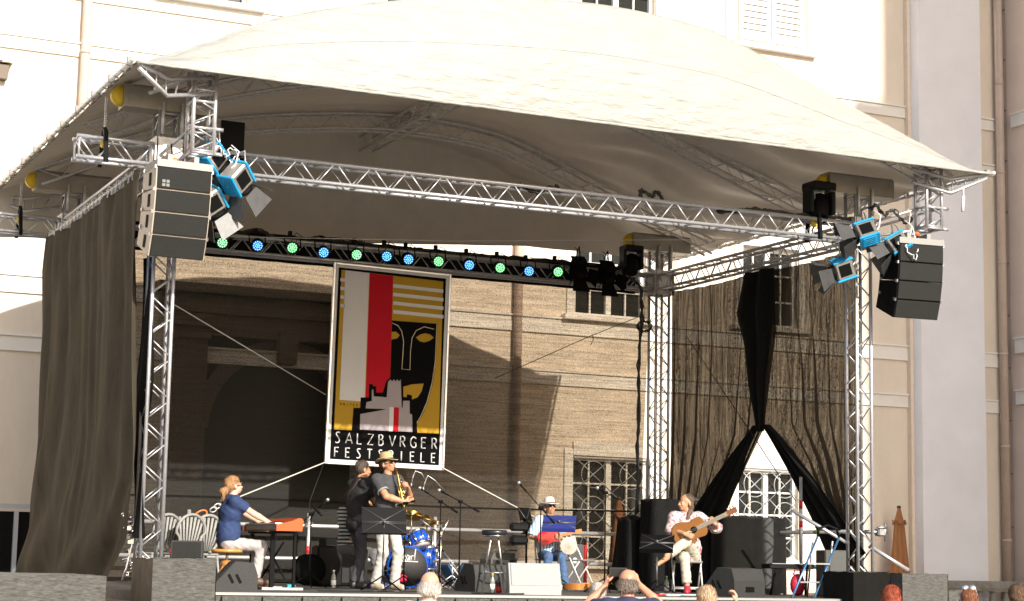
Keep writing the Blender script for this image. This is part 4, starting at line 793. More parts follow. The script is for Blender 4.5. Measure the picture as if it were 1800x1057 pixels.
    if hair:
        kind = hair[1]; T = SDF(.03)
        if kind == 'short': T.ell(hv(0, .022, .045), A((.085, .10, .085)) * s, Mn); T.ell(hv(0, .055, .0), A((.076, .06, .075)) * s, Mn); T.cut(hv(0, -.10, -.03), A((.075, .07, .075)) * s)
        if kind == 'fringe': T.ell(hv(0, .055, -.01), A((.085, .068, .065)) * s, Mn); T.cap(hv(-.073, .01, -.0), hv(-.07, .06, -.03), L(.02)); T.cap(hv(.073, .01, -.0), hv(.07, .06, -.03), L(.02)); T.cap(hv(-.05, .08, -.05), hv(.05, .08, -.05), L(.025)); T.cut(hv(0, -.015, .085), A((.07, .09, .07)) * s)
        if kind == 'tail':
            T.ell(hv(0, .015, .045), A((.083, .10, .083)) * s, Mn); T.ell(hv(0, .06, .0), A((.072, .055, .07)) * s, Mn); T.cut(hv(0, -.10, -.03), A((.08, .065, .08)) * s)
            T.cap(hv(0, .11, -.02), hv(.01, .15, -.05), L(.025), L(.038)); T.cap(hv(.01, .15, -.05), hv(.02, .165, -.14), L(.038), L(.02))
        if kind == 'long':
            T.ell(hv(0, .02, .045), A((.088, .103, .085)) * s, Mn); T.ell(hv(0, .06, -.02), A((.082, .06, .10)) * s, Mn); T.cut(hv(0, -.10, -.03), A((.066, .06, .095)) * s)
            for q in (-1, 1): T.cap(hv(q * .07, .02, -.02), hv(q * .075, .01, -.16), L(.028), L(.03)); T.cap(hv(q * .045, .07, -.05), hv(q * .05, .065, -.2), L(.035), L(.03))
            T.cap(hv(0, .08, -.05), hv(0, .075, -.21), L(.04), L(.035))
        if kind == 'back':   # combed back, shoulder length, ears free
            T.ell(hv(0, .035, .045), A((.082, .096, .078)) * s, Mn); T.ell(hv(0, .07, -.01), A((.07, .05, .09)) * s, Mn); T.cut(hv(0, -.095, -.02), A((.085, .072, .085)) * s); T.cap(hv(0, .08, -.06), hv(0, .07, -.19), L(.05), L(.045)); T.cap(hv(.05, .06, -.06), hv(.06, .0, -.22), L(.035), L(.028)); T.cap(hv(-.05, .06, -.06), hv(-.06, .0, -.22), L(.035), L(.028))
        ho = T.mesh('hair', hair[0], t, .0085, wr=.003 if kind != 'fringe' else .002, seed=2); me = ho.data; rr = random.Random(len(label)); q = MB(); nv = len(me.vertices)
        for _ in range(700):
            vt = me.vertices[rr.randrange(nv)]; n = vt.normal; p = vt.co
            if (p - H).dot(Mh @ V((0, -1, 0))) > .075 * s: continue
            g_ = V((0, 0, -1)) + Mh @ V((0, .6, 0)) * (1 if p.z > H.z + .03 else 0) + V((rr.uniform(-.3, .3), rr.uniform(-.3, .3), 0)); g_ = (g_ - n * g_.dot(n)); g_ = g_.normalized() if g_.length > .01 else V((0, 0, -1)); ln = rr.uniform(.02, .05 if kind in ('short', 'fringe') else .08) * s
            sd_ = g_.cross(n) * .0028 * s; a = p - n * .002; b = p + g_ * ln * .5 + n * .007 * s; c = p + g_ * ln + n * rr.uniform(-.002, .008) * s; q.add([a - sd_, a + sd_, b + sd_, b - sd_, c], [(0, 1, 2, 3), (3, 2, 4)])
        q.build('hair_strands', hair[0], ho)
    t['_'] = 0; del t['_']
    return t, dict(H=H, Mh=Mh, hv=hv, el=el, wr=wr_, kn=kn, an=an, sh=sh, chest=chest, waist=waist, pel=pel, side=side, fw=fw, up=up, neck=neck)
def hatp(P, m, band, label, t, s=1.0, br=.16, flat=1.0, pitch=.12):
    hv = P['hv']; M = P['Mh'] @ rx3(pitch); o = hv(0, .005, .055); q = MB(); vs = []; n = 40
    prof = [(.095, 0, 0), (br, .0, 1), (br, -.006, 1), (.092, -.008, 0), (.094, .0, 0), (.090, .05, 0), (.080, .10, 0), (.06, .118, 0), (.02, .108, 0)]
    rows = []
    for r, z, ed in prof:
        row = []
        for k in range(n):
            a = 2 * PI * k / n; x, y = math.cos(a) * r * .92 * s, math.sin(a) * r * 1.12 * s; zz = z * s + ed * .028 * (abs(math.cos(a)) ** 2) * s - ed * .018 * s * abs(math.sin(a)); zz -= .016 * (1 - abs(math.cos(a))) * (1 if z > .09 else 0) * 0; row.append(o + M @ V((x, y, zz)))
        rows.append(row)
    vs = [p for r_ in rows for p in r_]; fs = [(i * n + k, i * n + (k + 1) % n, (i + 1) * n + (k + 1) % n, (i + 1) * n + k) for i in range(len(prof) - 1) for k in range(n)]; fs.append(tuple(range((len(prof) - 1) * n, len(prof) * n)))
    q.add(vs, fs, True); h = q.build('hat', m, None); h.parent = t
    q = MB(); q.path([o + M @ V((math.cos(a) * .0955 * .92 * s, math.sin(a) * .0955 * 1.12 * s, .014 * s)) for a in np.linspace(0, 2 * PI, 30, endpoint=False)], .009, 6, closed=True); q.build('hat_band', band, h)
def shades(P, t, up=0, c=None):
    hv = P['hv']; q = MB(); z = -.004 + up; y = -.1 + (.055 if up else 0)
    for k in (-1, 1): q.lathe([(.0, -.004), (.024, -.004), (.026, 0), (.0, .003)], hv(k * .032, y, z), 14, P['Mh'] @ rx3(PI / 2) @ Matrix.Diagonal((1, .8, 1)).to_3x3()); q.path([hv(k * .054, y, z), hv(k * .078, -.05 + (.05 if up else 0), z), hv(k * .083, .02, z)], .004, 5)
    q.path([hv(-.012, y, z + .005), hv(.012, y, z + .005)], .004, 5); q.build('sunglasses', c or mat('dark_lens', (.008, .006, .006), .4, spec=.2), t)
def Z0(px, Y): p = at(px, 900, Y=Y); return V((p.x, Y, 0))
navy = mat('navy_cotton', (.022, .045, .13), .85, var=.2, scale=12, bump=.3, bscale=120); greyt = mat('charcoal_cotton', (.055, .055, .06), .85, var=.25, scale=15, bump=.3, bscale=120); blackt = mat('black_cotton', (.018, .018, .018), .85, var=.3, scale=15, bump=.3, bscale=120)
palegrey = mat('pale_grey_denim', (.42, .39, .385), .85, var=.15, scale=20, bump=.4, bscale=150); whitec = mat('white_cotton', (.50, .48, .44), .85, var=.1, scale=12, bump=.3, bscale=90); creamc = mat('cream_cotton', (.50, .46, .37), .85, var=.12, scale=12, bump=.3, bscale=90); dkjean = mat('dark_grey_denim', (.06, .06, .07), .85, var=.25, scale=20, bump=.3, bscale=150); bluej = mat('blue_denim', (.08, .15, .30), .85, var=.4, scale=18, bump=.3, bscale=150)
def hm(name, c): return mat(name, c, .6, var=.45, scale=60, bump=.6, bscale=120, stretch=(1, 1, .3))
# keyboard player
kp = Z0(402, 1.15)
t, P = person('person with blond ponytail, sunglasses and navy t-shirt playing the red-ended keyboard', kp, R(88), dict(pel=(0, 0, .60), lean=(0, -.06, 1), head=(R(14), R(10)), wl=(.20, -.56, .82), wr=(-.16, -.54, .82), pl=(.4, .3, -1), pr=(-.4, .3, -1),
    al=(.12, -.40, .10), ar=(-.14, -.34, .14), hl=(V((0, -1, -.1)), V((0, 0, -1)), .5, V((-1, 0, 0))), hr=(V((0, -1, -.1)), V((0, 0, -1)), .5, V((1, 0, 0)))), skin=SK3, hair=(hm('blond_hair', (.50, .27, .12)), 'tail'), shirt=navy, pants=palegrey, shoes=mat('brown_shoe', (.1, .06, .04), .5), loose=.02)
shades(P, t); KP = kp
# saxophonist
sx = Z0(680, 1.9)
t, P = person('person in straw hat and grey t-shirt with white seams playing a brass saxophone', sx, R(18), dict(pel=(0, 0, .97), lean=(0, .02, 1), head=(R(12), R(16)), wl=(.12, -.30, 1.38), wr=(.02, -.34, 1.19), pl=(.7, .1, -1), pr=(-.7, -.1, -.75),
    al=(.13, -.05, .09), ar=(-.13, .05, .09), hl=(V((-.6, -.45, .4)), V((-.6, .5, -.2)), 1.1, V((0, .2, 1))), hr=(V((.6, -.5, .1)), V((-.2, .8, 0)), 1.0, V((0, 0, 1)))), skin=SK2, hair=(hm('dark_hair', (.03, .02, .015)), 'short'), shirt=greyt, pants=whitec, shoes=mat('pale_shoe', (.5, .4, .3), .6), s=1.03, sleeve=.72, build=1.15, loose=.012)
hatp(P, mat('woven_straw', (.62, .44, .22), .7, var=.45, scale=60, bump=.6, bscale=80), mat('thin_black_band', (.02, .02, .02), .6), '', t, 1.0, .155); shades(P, t)
q = MB()
for k in (-1, 1):
    a = P['sh'][k]; b = P['el'][k]; ax = (b - a).normalized(); o1 = ax.orthogonal().normalized(); o2 = ax.cross(o1)
    for f in (.66, .71): q.path([a.lerp(b, f) + (o1 * math.cos(z) + o2 * math.sin(z)) * .078 for z in np.linspace(0, 2 * PI, 20, endpoint=False)], .004, 5, closed=True)
    c = a - P['side'] * k * .045; q.path([c + P['up'] * .072 + P['fw'] * .0, c + P['fw'] * .075 + P['up'] * .03, c + P['fw'] * .10 - P['up'] * .10, c + P['fw'] * .075 - P['up'] * .2 + P['side'] * k * .03], .004, 5)
q.build('white_seams', whitec, t)
# the saxophone, world space along hv line
mp = t.matrix_world if False else Matrix.Translation(sx) @ Matrix.Rotation(R(18), 4, 'Z')
mo = mp @ P['hv'](0, -.115, -.075); w1 = mp @ P['wr'][1]; w0 = mp @ P['wr'][-1]
sax = thing('saxophone', 'brass soprano saxophone held to the mouth of the straw-hatted player', 'saxophone', mo)
ax = V((.12, -.30, -1)).normalized(); brass = mat('brass', (.80, .55, .18), .22, 1, var=.2, scale=30)
q = MB(); q.path([V((0, 0, 0)), ax * .06 + V((0, -.03, .01)), ax * .12 + V((0, -.035, 0)), ax * .50 + V((0, -.03, 0)), ax * .60 + V((0, -.03, 0)), ax * .66 + V((0, -.035, 0))], [.008, .010, .013, .028, .036, .058], 14); q.build('tube', brass, sax)
q = MB()
for k in range(9): c = ax * (.16 + k * .048) + V((.018 + .01 * (k % 2), -.055, 0)); q.lathe([(.0, -.004), (.015 + k * .0008, -.004), (.015 + k * .0008, .004), (0, .006)], c, 10, frame3((.5, -1, .3)))
q.tube(ax * .14 + V((-.028, -.05, 0)), ax * .55 + V((-.045, -.05, 0)), .004, 6); q.tube(ax * .14 + V((.035, -.04, 0)), ax * .55 + V((.05, -.04, 0)), .004, 6); q.build('keys', brass, sax)
q = MB(); q.path([V((0, .012, .003)), ax * .05 + V((0, -.02, .01))], [.006, .011], 10); q.build('mouthpiece', black, sax)
# bassist
bp_ = Z0(628, 2.6)
t, P = person('person in black t-shirt and dark jeans standing turned away behind the saxophonist', bp_, R(98), dict(pel=(0, 0, .95), lean=(0, -.05, 1), head=(R(-2), R(-2)), wl=(.16, -.42, 1.02), wr=(-.14, -.40, .98), pl=(.6, .6, -.6), pr=(-.6, .6, -.6),
    al=(.10, -.12, .09), ar=(-.12, .08, .09)), skin=SK2, hair=(hm('grey_brown_hair', (.10, .075, .055)), 'short'), shirt=blackt, pants=dkjean, shoes=mat('black_shoe', (.03, .03, .03), .5), s=1.0, sleeve=.7, build=1.15)
strap = MB(); hs = P; c0 = P['sh'][-1] - P['side'] * -.05; strap.path([P['chest'] + P['fw'] * .16 - P['up'] * .02 - P['side'] * .05, P['sh'][-1] + P['side'] * .07 + P['up'] * .075 + P['fw'] * .03, P['sh'][-1] + P['side'] * .07 + P['up'] * .05 - P['fw'] * .08, P['chest'] - P['fw'] * .145 + P['side'] * .02, P['waist'] - P['fw'] * .14 + P['side'] * .10], .017, 6); strap.build('strap', mat('leather_strap', (.03, .02, .02), .5), t)
bg2 = thing('bass_guitar', 'dark electric bass hanging in front of the person in black', 'guitar', Matrix.Translation(bp_) @ Matrix.Rotation(R(98), 4, 'Z') @ V((-.05, -.24, 1.0)), R(98))
q = MB(); q.prism([(-.24, -.08), (-.2, -.17), (-.05, -.14), (.06, -.17), (.14, -.12), (.10, 0), (.16, .14), (.05, .15), (-.05, .12), (-.18, .16), (-.25, .08)], (0, 0, 0), (1, 0, .1), (-.1, 0, 1), (0, .045, 0)); q.build('guitar_body', mat('dark_sunburst', (.05, .02, .01), .25), bg2)
q = MB(); q.box((.48, .01, .05), (.75, .025, .05), ry3(-.1)); q.build('neck', wood, bg2)
# seated person behind
stripe = stripes('black_white_stripes', (.02, .02, .025), (.55, .55, .53), 6, 'Z', .5)
dp_ = Z0(614, 3.3)
t, P = person('seated person in black and white striped long sleeves, mostly hidden behind the bassist', dp_, R(25), dict(pel=(0, 0, .58), lean=(0, -.05, 1), head=(R(10), R(5)), wr=(-.22, -.32, .66), wl=(.16, -.36, .80), pl=(.5, .3, -1), pr=(-.8, .2, -.7), al=(.16, -.48, .09), ar=(-.16, -.45, .09)), skin=SK1, hair=(hm('brown_hair', (.08, .04, .02)), 'short'), shirt=stripe, pants=mat('grey_trousers', (.12, .12, .12), .8), shoes=mat('blue_sandal', (.03, .06, .2), .5), sleeve=1.72, s=.97)
# hat player
bj = Z0(966, 4.2)
bstr = stripes('pale_blue_stripes', (.62, .66, .70), (.16, .34, .52), 7, 'X', .62)
t, P = person('seated person in white hat and blue striped shirt behind the pale monitor', bj, R(-14), dict(pel=(0, 0, .56), lean=(0, -.04, 1), head=(R(12), R(16)), wr=(-.17, -.28, .76), wl=(.12, -.33, .78), pl=(.7, .2, -1), pr=(-.8, .1, -1), al=(.16, -.45, .09), ar=(-.15, -.45, .09),
    hr=(V((.7, -.4, .2)), V((.1, .9, 0)), .9, V((0, 0, 1))), hl=(V((-.6, -.5, .2)), V((-.1, .8, .3)), .9, V((0, 0, 1)))), skin=SK2, hair=(hm('grey_hair', (.3, .28, .25)), 'short'), shirt=bstr, pants=bluej, shoes=mat('brown_shoe', (.1, .06, .04), .5), sleeve=.95, s=.98, loose=.026)
hatp(P, mat('white_felt', (.66, .63, .57), .8, bump=.2), mat('dark_band', (.05, .035, .02), .6), '', t, 1.0, .165); shades(P, t)
BJ = bj
# classical guitarist
cg = Z0(1207, .75)
flor = mat('floral_cotton', (.55, .48, .47), .8, var=1, scale=30, col2=(.34, .10, .13), bump=.2, bscale=90)
flor.node_tree.nodes['Color Ramp'].color_ramp.elements[0].position = .43; flor.node_tree.nodes['Color Ramp'].color_ramp.elements[1].position = .49
gp = V((0, -.30, .84))
t, P = person('seated person with long grey hair and floral shirt playing a classical guitar, one bare foot', cg, R(-22), dict(pel=(.02, .02, .57), lean=(-.05, -.08, 1), head=(R(-62), R(2)), wr=(-.10, -.43, .84), wl=(.34, -.40, .98), pl=(.9, .2, -.6), pr=(-1, .2, -.35), al=(-.36, -.52, .53), ar=(-.06, -.50, .10), kl=(.55, -.2, 1), kr=(-.1, -1, .5),
    fl=(-.8, -.2, -.45), barel=1, fr=(-.2, -1, 0), hr=(V((.75, -.25, -.25)), V((.1, .9, -.1)), .8, V((.2, 0, 1))), hl=(V((-.35, .25, .55)), V((-.3, .8, .1)), .9, V((-.3, 0, 1)))), skin=SK2, hair=(hm('long_grey_hair', (.17, .11, .07)), 'back'), shirt=flor, pants=creamc, shoes=mat('red_shoe', (.5, .03, .05), .5), sleeve=1.28, loose=.03, pantlen=.86, vx=.0075)
# audience
gA = 'spectators in front of the stage'
def stand(label, px, py, Y, rz, **k):
    p = at(px, py, Y=Y); top = p.z + .0; s = (top - G) / 1.79; Jd = dict(pel=(0, 0, .95 * s), wl=(.30 * s, -.08, .84 * s), wr=(-.30 * s, -.08, .84 * s), al=(.1, 0, .08), ar=(-.1, 0, .08), pl=(.4, 1, 0), pr=(-.4, 1, 0)); Jd.update(k.pop('J', {})); k.setdefault('vx', .012)
    return person(label, (p.x, Y, G), rz, Jd, s=s, group=gA, **k)
B0 = R(155)
stand('bald spectator with a fringe of white hair in a white shirt', 756, 1003, -8.6, B0, skin=skin_mat('sunburnt_skin', (.72, .36, .24)), hair=(hm('white_hair', (.75, .66, .58)), 'fringe'), shirt=whitec, pants=dkjean, build=1.1, vx=.009)
stand('spectator with thinning curly grey hair in a dark shirt holding up a phone', 1104, 999, -8.3, R(152), skin=skin_mat('reddish_skin', (.60, .28, .17)), hair=(hm('curly_grey_hair', (.26, .20, .16)), 'fringe'), shirt=mat('dark_violet_cotton', (.03, .03, .07), .85), pants=dkjean, vx=.0085,
      J=dict(wl=(.19, -.30, 1.56), wr=(-.10, -.34, 1.58), pl=(1, .1, -.8), pr=(-1, .1, -.8), hl=(V((-.3, -.3, 1)), V((-.8, -.2, .1)), .8, V((0, 1, 0))), hr=(V((.3, -.3, 1)), V((.8, -.2, .1)), .8, V((0, 1, 0)))))
ph = thing('phone', 'dark phone held up by the filming spectator', 'phone', at(1087, 1006, Y=-8.02), R(-25)); MB().box((0, 0, 0), (.15, .009, .075), bev=.004).build('phone_body', mat('phone_grey', (.07, .07, .08), .3), ph); MB().box((0, -.006, 0), (.135, .002, .066)).build('screen', mat('phone_screen', (.02, .02, .02), .1), ph)
stand('spectator with pale hair half hidden behind the raised arm', 1051, 1023, -6.0, R(165), skin=SK1, hair=(hm('silver_hair', (.6, .55, .5)), 'short'), shirt=whitec, pants=dkjean)
stand('spectator with short blond hair right of the filming spectator', 1242, 1029, -9.3, R(150), skin=SK1, hair=(hm('light_blond_hair', (.62, .42, .26)), 'short'), shirt=whitec, pants=dkjean, J=dict(wr=(-.24, -.26, 1.44), pr=(-1, .2, -.8), hr=(V((0, -.1, 1)), V((1, 0, 0)), .9, V((0, 1, 0)))))
stand('spectator with long bright red hair at the right block', 1567, 1028, -8.4, R(150), skin=SK1, hair=(hm('red_hair', (.34, .06, .02)), 'long'), shirt=blackt, pants=dkjean, female=True)
t, P = stand('spectator with auburn hair and pale sunglasses pushed up on the head', 1703, 1034, -8.0, R(150), skin=SK1, hair=(hm('auburn_hair', (.28, .10, .04)), 'long'), shirt=greyt, pants=dkjean, female=True); 
q = MB()
for k in (-1, 1): q.lathe([(.0, -.004), (.03, -.004), (.032, 0), (.0, .004)], P['hv'](k * .036, .045, .135), 14, P['Mh'] @ rx3(-.7)); q.path([P['hv'](k * .066, .04, .125), P['hv'](k * .09, .03, .05), P['hv'](k * .09, .05, -.01)], .005, 5)
q.build('sunglasses', mat('pale_lens', (.55, .6, .7), .1, .3), t)
stand('spectator with short brown hair at the right edge', 1788, 1027, -8.2, R(140), skin=SK1, hair=(hm('mid_brown_hair', (.16, .09, .045)), 'short'), shirt=dkjean, pants=dkjean)
# ------------------------------------------------ stage platform
stg = thing('stage_platform', 'raised stage platform with grey panelled skirt and pale metal edge', 'stage', (5, 2, G))
deckm = mat('worn_black_deck', (.10, .095, .088), .7, var=.5, scale=7, bump=.3, bscale=30)
MB().box((5.1, 3.0, -.06), (10.9, 7.9, .12)).build('deck', deckm, stg, True)
q = MB(); x = -.35
while x < 10.45: q.box((x + .245, -.945, (G - .04) / 2), (.482, .03, -G - .04), bev=.004); x += .49
q.build('front_skirt', ply, stg, True)
q = MB(); q.box((5.1, -.965, -.02), (10.9, .03, .03)); q.build('edge_profile', mat('edge_alu', (.34, .34, .33), .5, .5), stg, True)
q = MB(); x = -.35
while x < 10.5:
    q.box((x, -.985, -.6), (.012, .012, 1.1)); x += .49
q.build('skirt_clip', black, stg, True)
cloth = mat('sun_bleached_black_cloth', (.15, .145, .13), .95, var=.72, scale=26, bump=.8, bscale=70, stretch=(.5, 1, 2.2), sheen=.05)
def draped(name, label, x0, x1, y0, y1, z0, z1, m=cloth, m2=None, seed=1, amp=.012):
    t = thing(name, label, 'covered box', ((x0 + x1) / 2, (y0 + y1) / 2, z0))
    def side(a, b, n):
        def f(u, v):
            p = V(a).lerp(V(b), u); z = z1 - (z1 - z0) * v; o = amp * (math.sin(u * 9 + seed) + .6 * math.sin(u * 23 + v * 3)) * (.3 + v); return V((p.x + n[0] * o, p.y + n[1] * o, z + (.008 * math.sin(u * 13 + seed) if v == 0 else 0)))
        return f
    q = MB(); q.grid(side((x0, y0, 0), (x1, y0, 0), (0, -1)), 40, 20); q.grid(side((x1, y0, 0), (x1, y1, 0), (1, 0)), 30, 20); q.grid(side((x1, y1, 0), (x0, y1, 0), (0, 1)), 10, 4); q.build('front_cover', m, t, True)
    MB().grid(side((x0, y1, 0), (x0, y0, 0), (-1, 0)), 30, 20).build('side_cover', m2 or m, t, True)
    MB().grid(lambda u, v: V((x0 + (x1 - x0) * u, y0 + (y1 - y0) * v, z1 + .008 * math.sin(u * 13 + seed) * (1 - v))), 20, 10).build('top_cover', m, t, True)
    return t
brown = mat('brown_side_cloth', (.16, .12, .08), .95, var=.4, scale=5, bump=.5, bscale=40)  # brown cloth on the left side of the block
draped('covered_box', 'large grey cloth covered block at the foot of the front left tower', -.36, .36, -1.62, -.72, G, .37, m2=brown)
draped('covered_box', 'low black covered platform at the bottom left corner', -3.2, -.80, -1.35, .6, G, .17, seed=3)
draped('covered_box', 'black covered box right of the stage behind the red-haired spectator', 9.25, 9.85, -1.25, -.55, G, .36, m=blackcloth, seed=5)
draped('covered_box', 'grey cloth covered block at the foot of the front right tower', 9.86, 10.62, -1.5, -.5, G, .35, seed=2)
draped('covered_box', 'small lower grey covered block at the far right of the stage front', 10.64, 10.95, -1.4, -.5, G, .13, seed=7)
bb = thing('subwoofer_box', 'small black two-sided box standing on the large grey block', 'box', (.14, -1.2, .375), R(-18)); q = MB(); q.box((0, 0, .10), (.36, .34, .2), bev=.01); q.build('cabinet', mat('dark_grey_cabinet', (.035, .035, .034), .6, var=.3, scale=20), bb)
MB().box((0, -.172, .10), (.32, .008, .17)).build('grille', mat('black_mesh_grille', (.04, .04, .04)), bb)
# rails behind
rl = thing('safety_railing', 'white pipe railing with clamps along the back of the stage', 'railing', (5, 6.45, 0))
whp = mat('galvanised_white_pipe', (.62, .62, .62), .35, .6, var=.15, scale=6)
for z in (.92, .40): MB().tube((.1, 6.45, z), (10.1, 6.45, z), .032, 10).build('rail', whp, rl, True)
for px in (541, 763, 1090, 330):
    x = at(px, 930, Y=6.42).x; q = MB(); q.tube((x, 6.38, 0), (x, 6.38, 1.12), .028, 10); p_ = q.build('post', whp, rl, True)
    q = MB(); q.tube((x, 6.38, .48), (x, 6.38, .60), .030, 10); o = q.build('red_band', red, p_); o.data.transform(Matrix.Translation(-V(rl.location)))
    q = MB()
    for z in (.92, .40): q.box((x, 6.41, z), (.10, .10, .08), bev=.015); q.tube((x - .06, 6.36, z + .03), (x + .07, 6.36, z + .05), .012, 6)
    o = q.build('clamp', steel, p_); o.data.transform(Matrix.Translation(-V(rl.location)))
r2 = thing('safety_railing', 'white pipe railing with green tape along the right side of the stage', 'railing', (W, 2, 0))
for z in (.93, .42): MB().tube((W + .02, .25, z), (W + .02, 5.6, z), .030, 10).build('rail', whp, r2, True)
q = MB(); q.tube((W + .02, 1.0, .93), (W + .02, 1.15, .93), .033, 10); q.build('green_tape', green_m, r2, True)
q = MB(); x = W - .02; y = at(1408, 900, X=x).y; q.tube((x, y, 0), (x, y, 1.75), .026, 10); q.build('post', whp, r2, True); q = MB(); q.tube((x, y, 1.28), (x, y, 1.40), .028, 10); q.tube((x, y, 1.0), (x, y, 1.1), .028, 10); q.tube((x, y, .3), (x, y, .4), .028, 10); q.build('red_band', red, r2, True)
q = MB(); a = at(1230, 882, Y=4.6); b = at(1345, 965, Y=2.5); q.tube(a, b, .028, 10); q.tube(a, at(1218, 874, Y=4.7), .03, 8); q.build('diagonal_brace', whp, r2, True)
q = MB(); q.tube((W + .1, .02, .93), (W + .45, -.02, .93), .028, 8); q.box((W + .33, -.02, .93), (.12, .12, .12), bev=.02); q.tube((W + .4, -.05, .80), (W + .4, -.05, 1.06), .016, 6); q.tube((W + .25, -.08, .99), (W + .42, -.08, 1.0), .018, 6); q.build('pipe_clamp', steel, r2, True)
br_t = MB(); a = V((W + .12, -.05, .73)); b = at(1597, 1003, Y=-.3); br_t.tube(a, b, .03, 10); tag(br_t.build('tower_brace', whp), 'diagonal white brace from the front right tower down to the covered block', 'brace')
br_t = MB(); br_t.tube((W - .12, .1, .75), (W - .75, .6, 1.22), .026, 8); tag(br_t.build('tower_brace', whp), 'diagonal white brace rising left from the front right tower', 'brace')
# parasols
def parasol(label, loc, h, r):
    t = thing('closed_parasol', label, 'parasol', loc, group='closed orange brown parasols'); m = mat('orange_brown_canvas', (.36, .155, .06), .8, var=.3, scale=6, stretch=(3, 3, .5), bump=.3); n = 64
    q = MB(); rows = [(h, .03), (h - .28, .10), (h - .30, .15), (h - .34, .10), (h * .5, .17 * r), (h * .25, .19 * r), (.25, .21 * r), (.2, .05)]
    def f(u, v):
        i = min(int(v * (len(rows) - 1)), len(rows) - 2); k = v * (len(rows) - 1) - i; z = rows[i][0] * (1 - k) + rows[i + 1][0] * k; rr = rows[i][1] * (1 - k) + rows[i + 1][1] * k; a = u * 2 * PI
        w_ = 1 + (.0 if v < .2 else .22) * (abs(math.sin(a * 4)) - .5) + .05 * math.sin(a * 3 + z); return V((rr * w_ * math.cos(a), rr * w_ * math.sin(a), z + (.04 * math.sin(a * 4) if .25 < v < .4 else 0)))
    q.grid(f, 96, 42); q.build('canopy', m, t); q = MB(); q.tube((0, 0, 0), (0, 0, h + .02), .022, 8); q.lathe([(.045, h - .01), (.05, h + .02), (.03, h + .05)], (0, 0, 0), 12); q.build('pole', mat('dark_pole', (.05, .04, .035), .5), t)
    q = MB(); q.lathe([(.3, 0), (.3, .05), (.05, .08)], (0, 0, 0), 20); q.build('base', stone, t); return t
p = at(1580, 893, Y=11.0); parasol('closed orange brown parasol against the wall right of the stage', (p.x, 11.0, G), p.z - G, 1.25)
p = at(1088, 878, Y=9.3); parasol('closed orange brown parasol seen through the gauze behind the stage', (p.x, 9.3, G), p.z - G, 1.2)
# ------------------------------------------------ monitors
cabm = mat('textured_grey_cabinet', (.034, .034, .032), .6, var=.35, scale=40, bump=.4, bscale=150); whm = mat('pale_grille', (.36, .37, .36), .5, var=.08, scale=10, bump=.3, bscale=200)
def wedge(label, loc, rz, s=1, m=cabm, gm=None, w_=.60, handles=True):
    t = thing('stage_monitor', label, 'stage monitor', loc, rz, 'wedge stage monitors'); h, d = .36 * s, .50 * s; w_ *= s
    prof = [(-d / 2, 0), (d / 2, 0), (d / 2, .10), (.02, h), (-d / 2 + .05, h * .96), (-d / 2, h * .55)]   # y, z ; grille slopes toward +y
    q = MB(); q.prism([(a, b) for a, b in prof], (-w_ / 2, 0, 0), (0, 1, 0), (0, 0, 1), (w_, 0, 0)); q.build('cabinet', m, t)
    a = V((0, d / 2, .10)); b = V((0, .02, h)); n = V((0, (h - .1), d / 2 - .02)).normalized(); c = (a + b) / 2 + n * .004; L_ = (b - a).length
    M = Matrix((V((1, 0, 0)), (a - b).normalized() * -1, V((0, 0, 1)))).transposed(); z = n; y = (b - a).normalized(); M = Matrix((V((1, 0, 0)), y, V((1, 0, 0)).cross(y))).transposed()
    q = MB(); q.box(c, (w_ - .05, L_ - .03, .014), M, bev=.005); q.build('grille', gm or mat('dark_mesh_grille', (.022, .022, .021), .6, bump=.5, bscale=300), t)
    if handles:
        q = MB()
        for sx in (-1, 1):
            for k in (0, 1): q.box((sx * (w_ / 2 + .001), -.02 + k * .09, h * .38 + .015), (.012, .035, .12 * s), rx3(-.5), bev=.01)
        q.build('handle', black, t)
    q = MB(); q.box((0, -d / 2 - .003, .10), (.18, .01, .07)); q.build('connector_plate', black, t); q = MB(); q.box(c + M @ V((0, -L_ * .36, .011)), (.07, .02, .006), M); q.build('badge', mat('badge_grey', (.35, .35, .33), .4), t)
    return t
def zf(px, Y, z=0): p = at(px, 1000, Y=Y); return (p.x, Y, z)
wedge('black stage monitor seen from its end beside the keyboard player', zf(412, -.45), R(80), .98, w_=.56)
wedge('black slanted stage monitor behind the bar stool', zf(852, 1.3), R(8), 1.05)
wedge('pale fronted stage monitor in front of the player in the white hat', zf(938, -.35), R(170) - R(10), 1.1, m=whm, gm=whm, handles=False)
wedge('black stage monitor right of the folding chair of the guitarist', zf(1290, -.3), R(20), 1.08, w_=.62)
am = thing('guitar_amplifier', 'grey amplifier standing behind the slanted monitor, casting a round shadow', 'amplifier', zf(876, 4.9), R(10)); q = MB(); q.prism([(-.25, 0), (.25, 0), (.25, .45), (.2, .55), (-.2, .55), (-.25, .45)], (0, -.15, 0), (1, 0, 0), (0, 0, 1), (0, .3, 0)); q.build('cabinet', mat('grey_amp_cover', (.10, .10, .09), .8, var=.3), am); q = MB(); q.path([(-.1, 0, .55), (-.08, 0, .6), (.12, 0, .6), (.14, 0, .55)], .012, 6); q.tube((.12, 0, .6), (.38, .05, .6), .02, 8); q.build('handle', steel, am)
MB().box((0, -.155, .25), (.42, .01, .38)).build('grille', mat('dark_mesh_grille', (.022, .022, .021)), am)
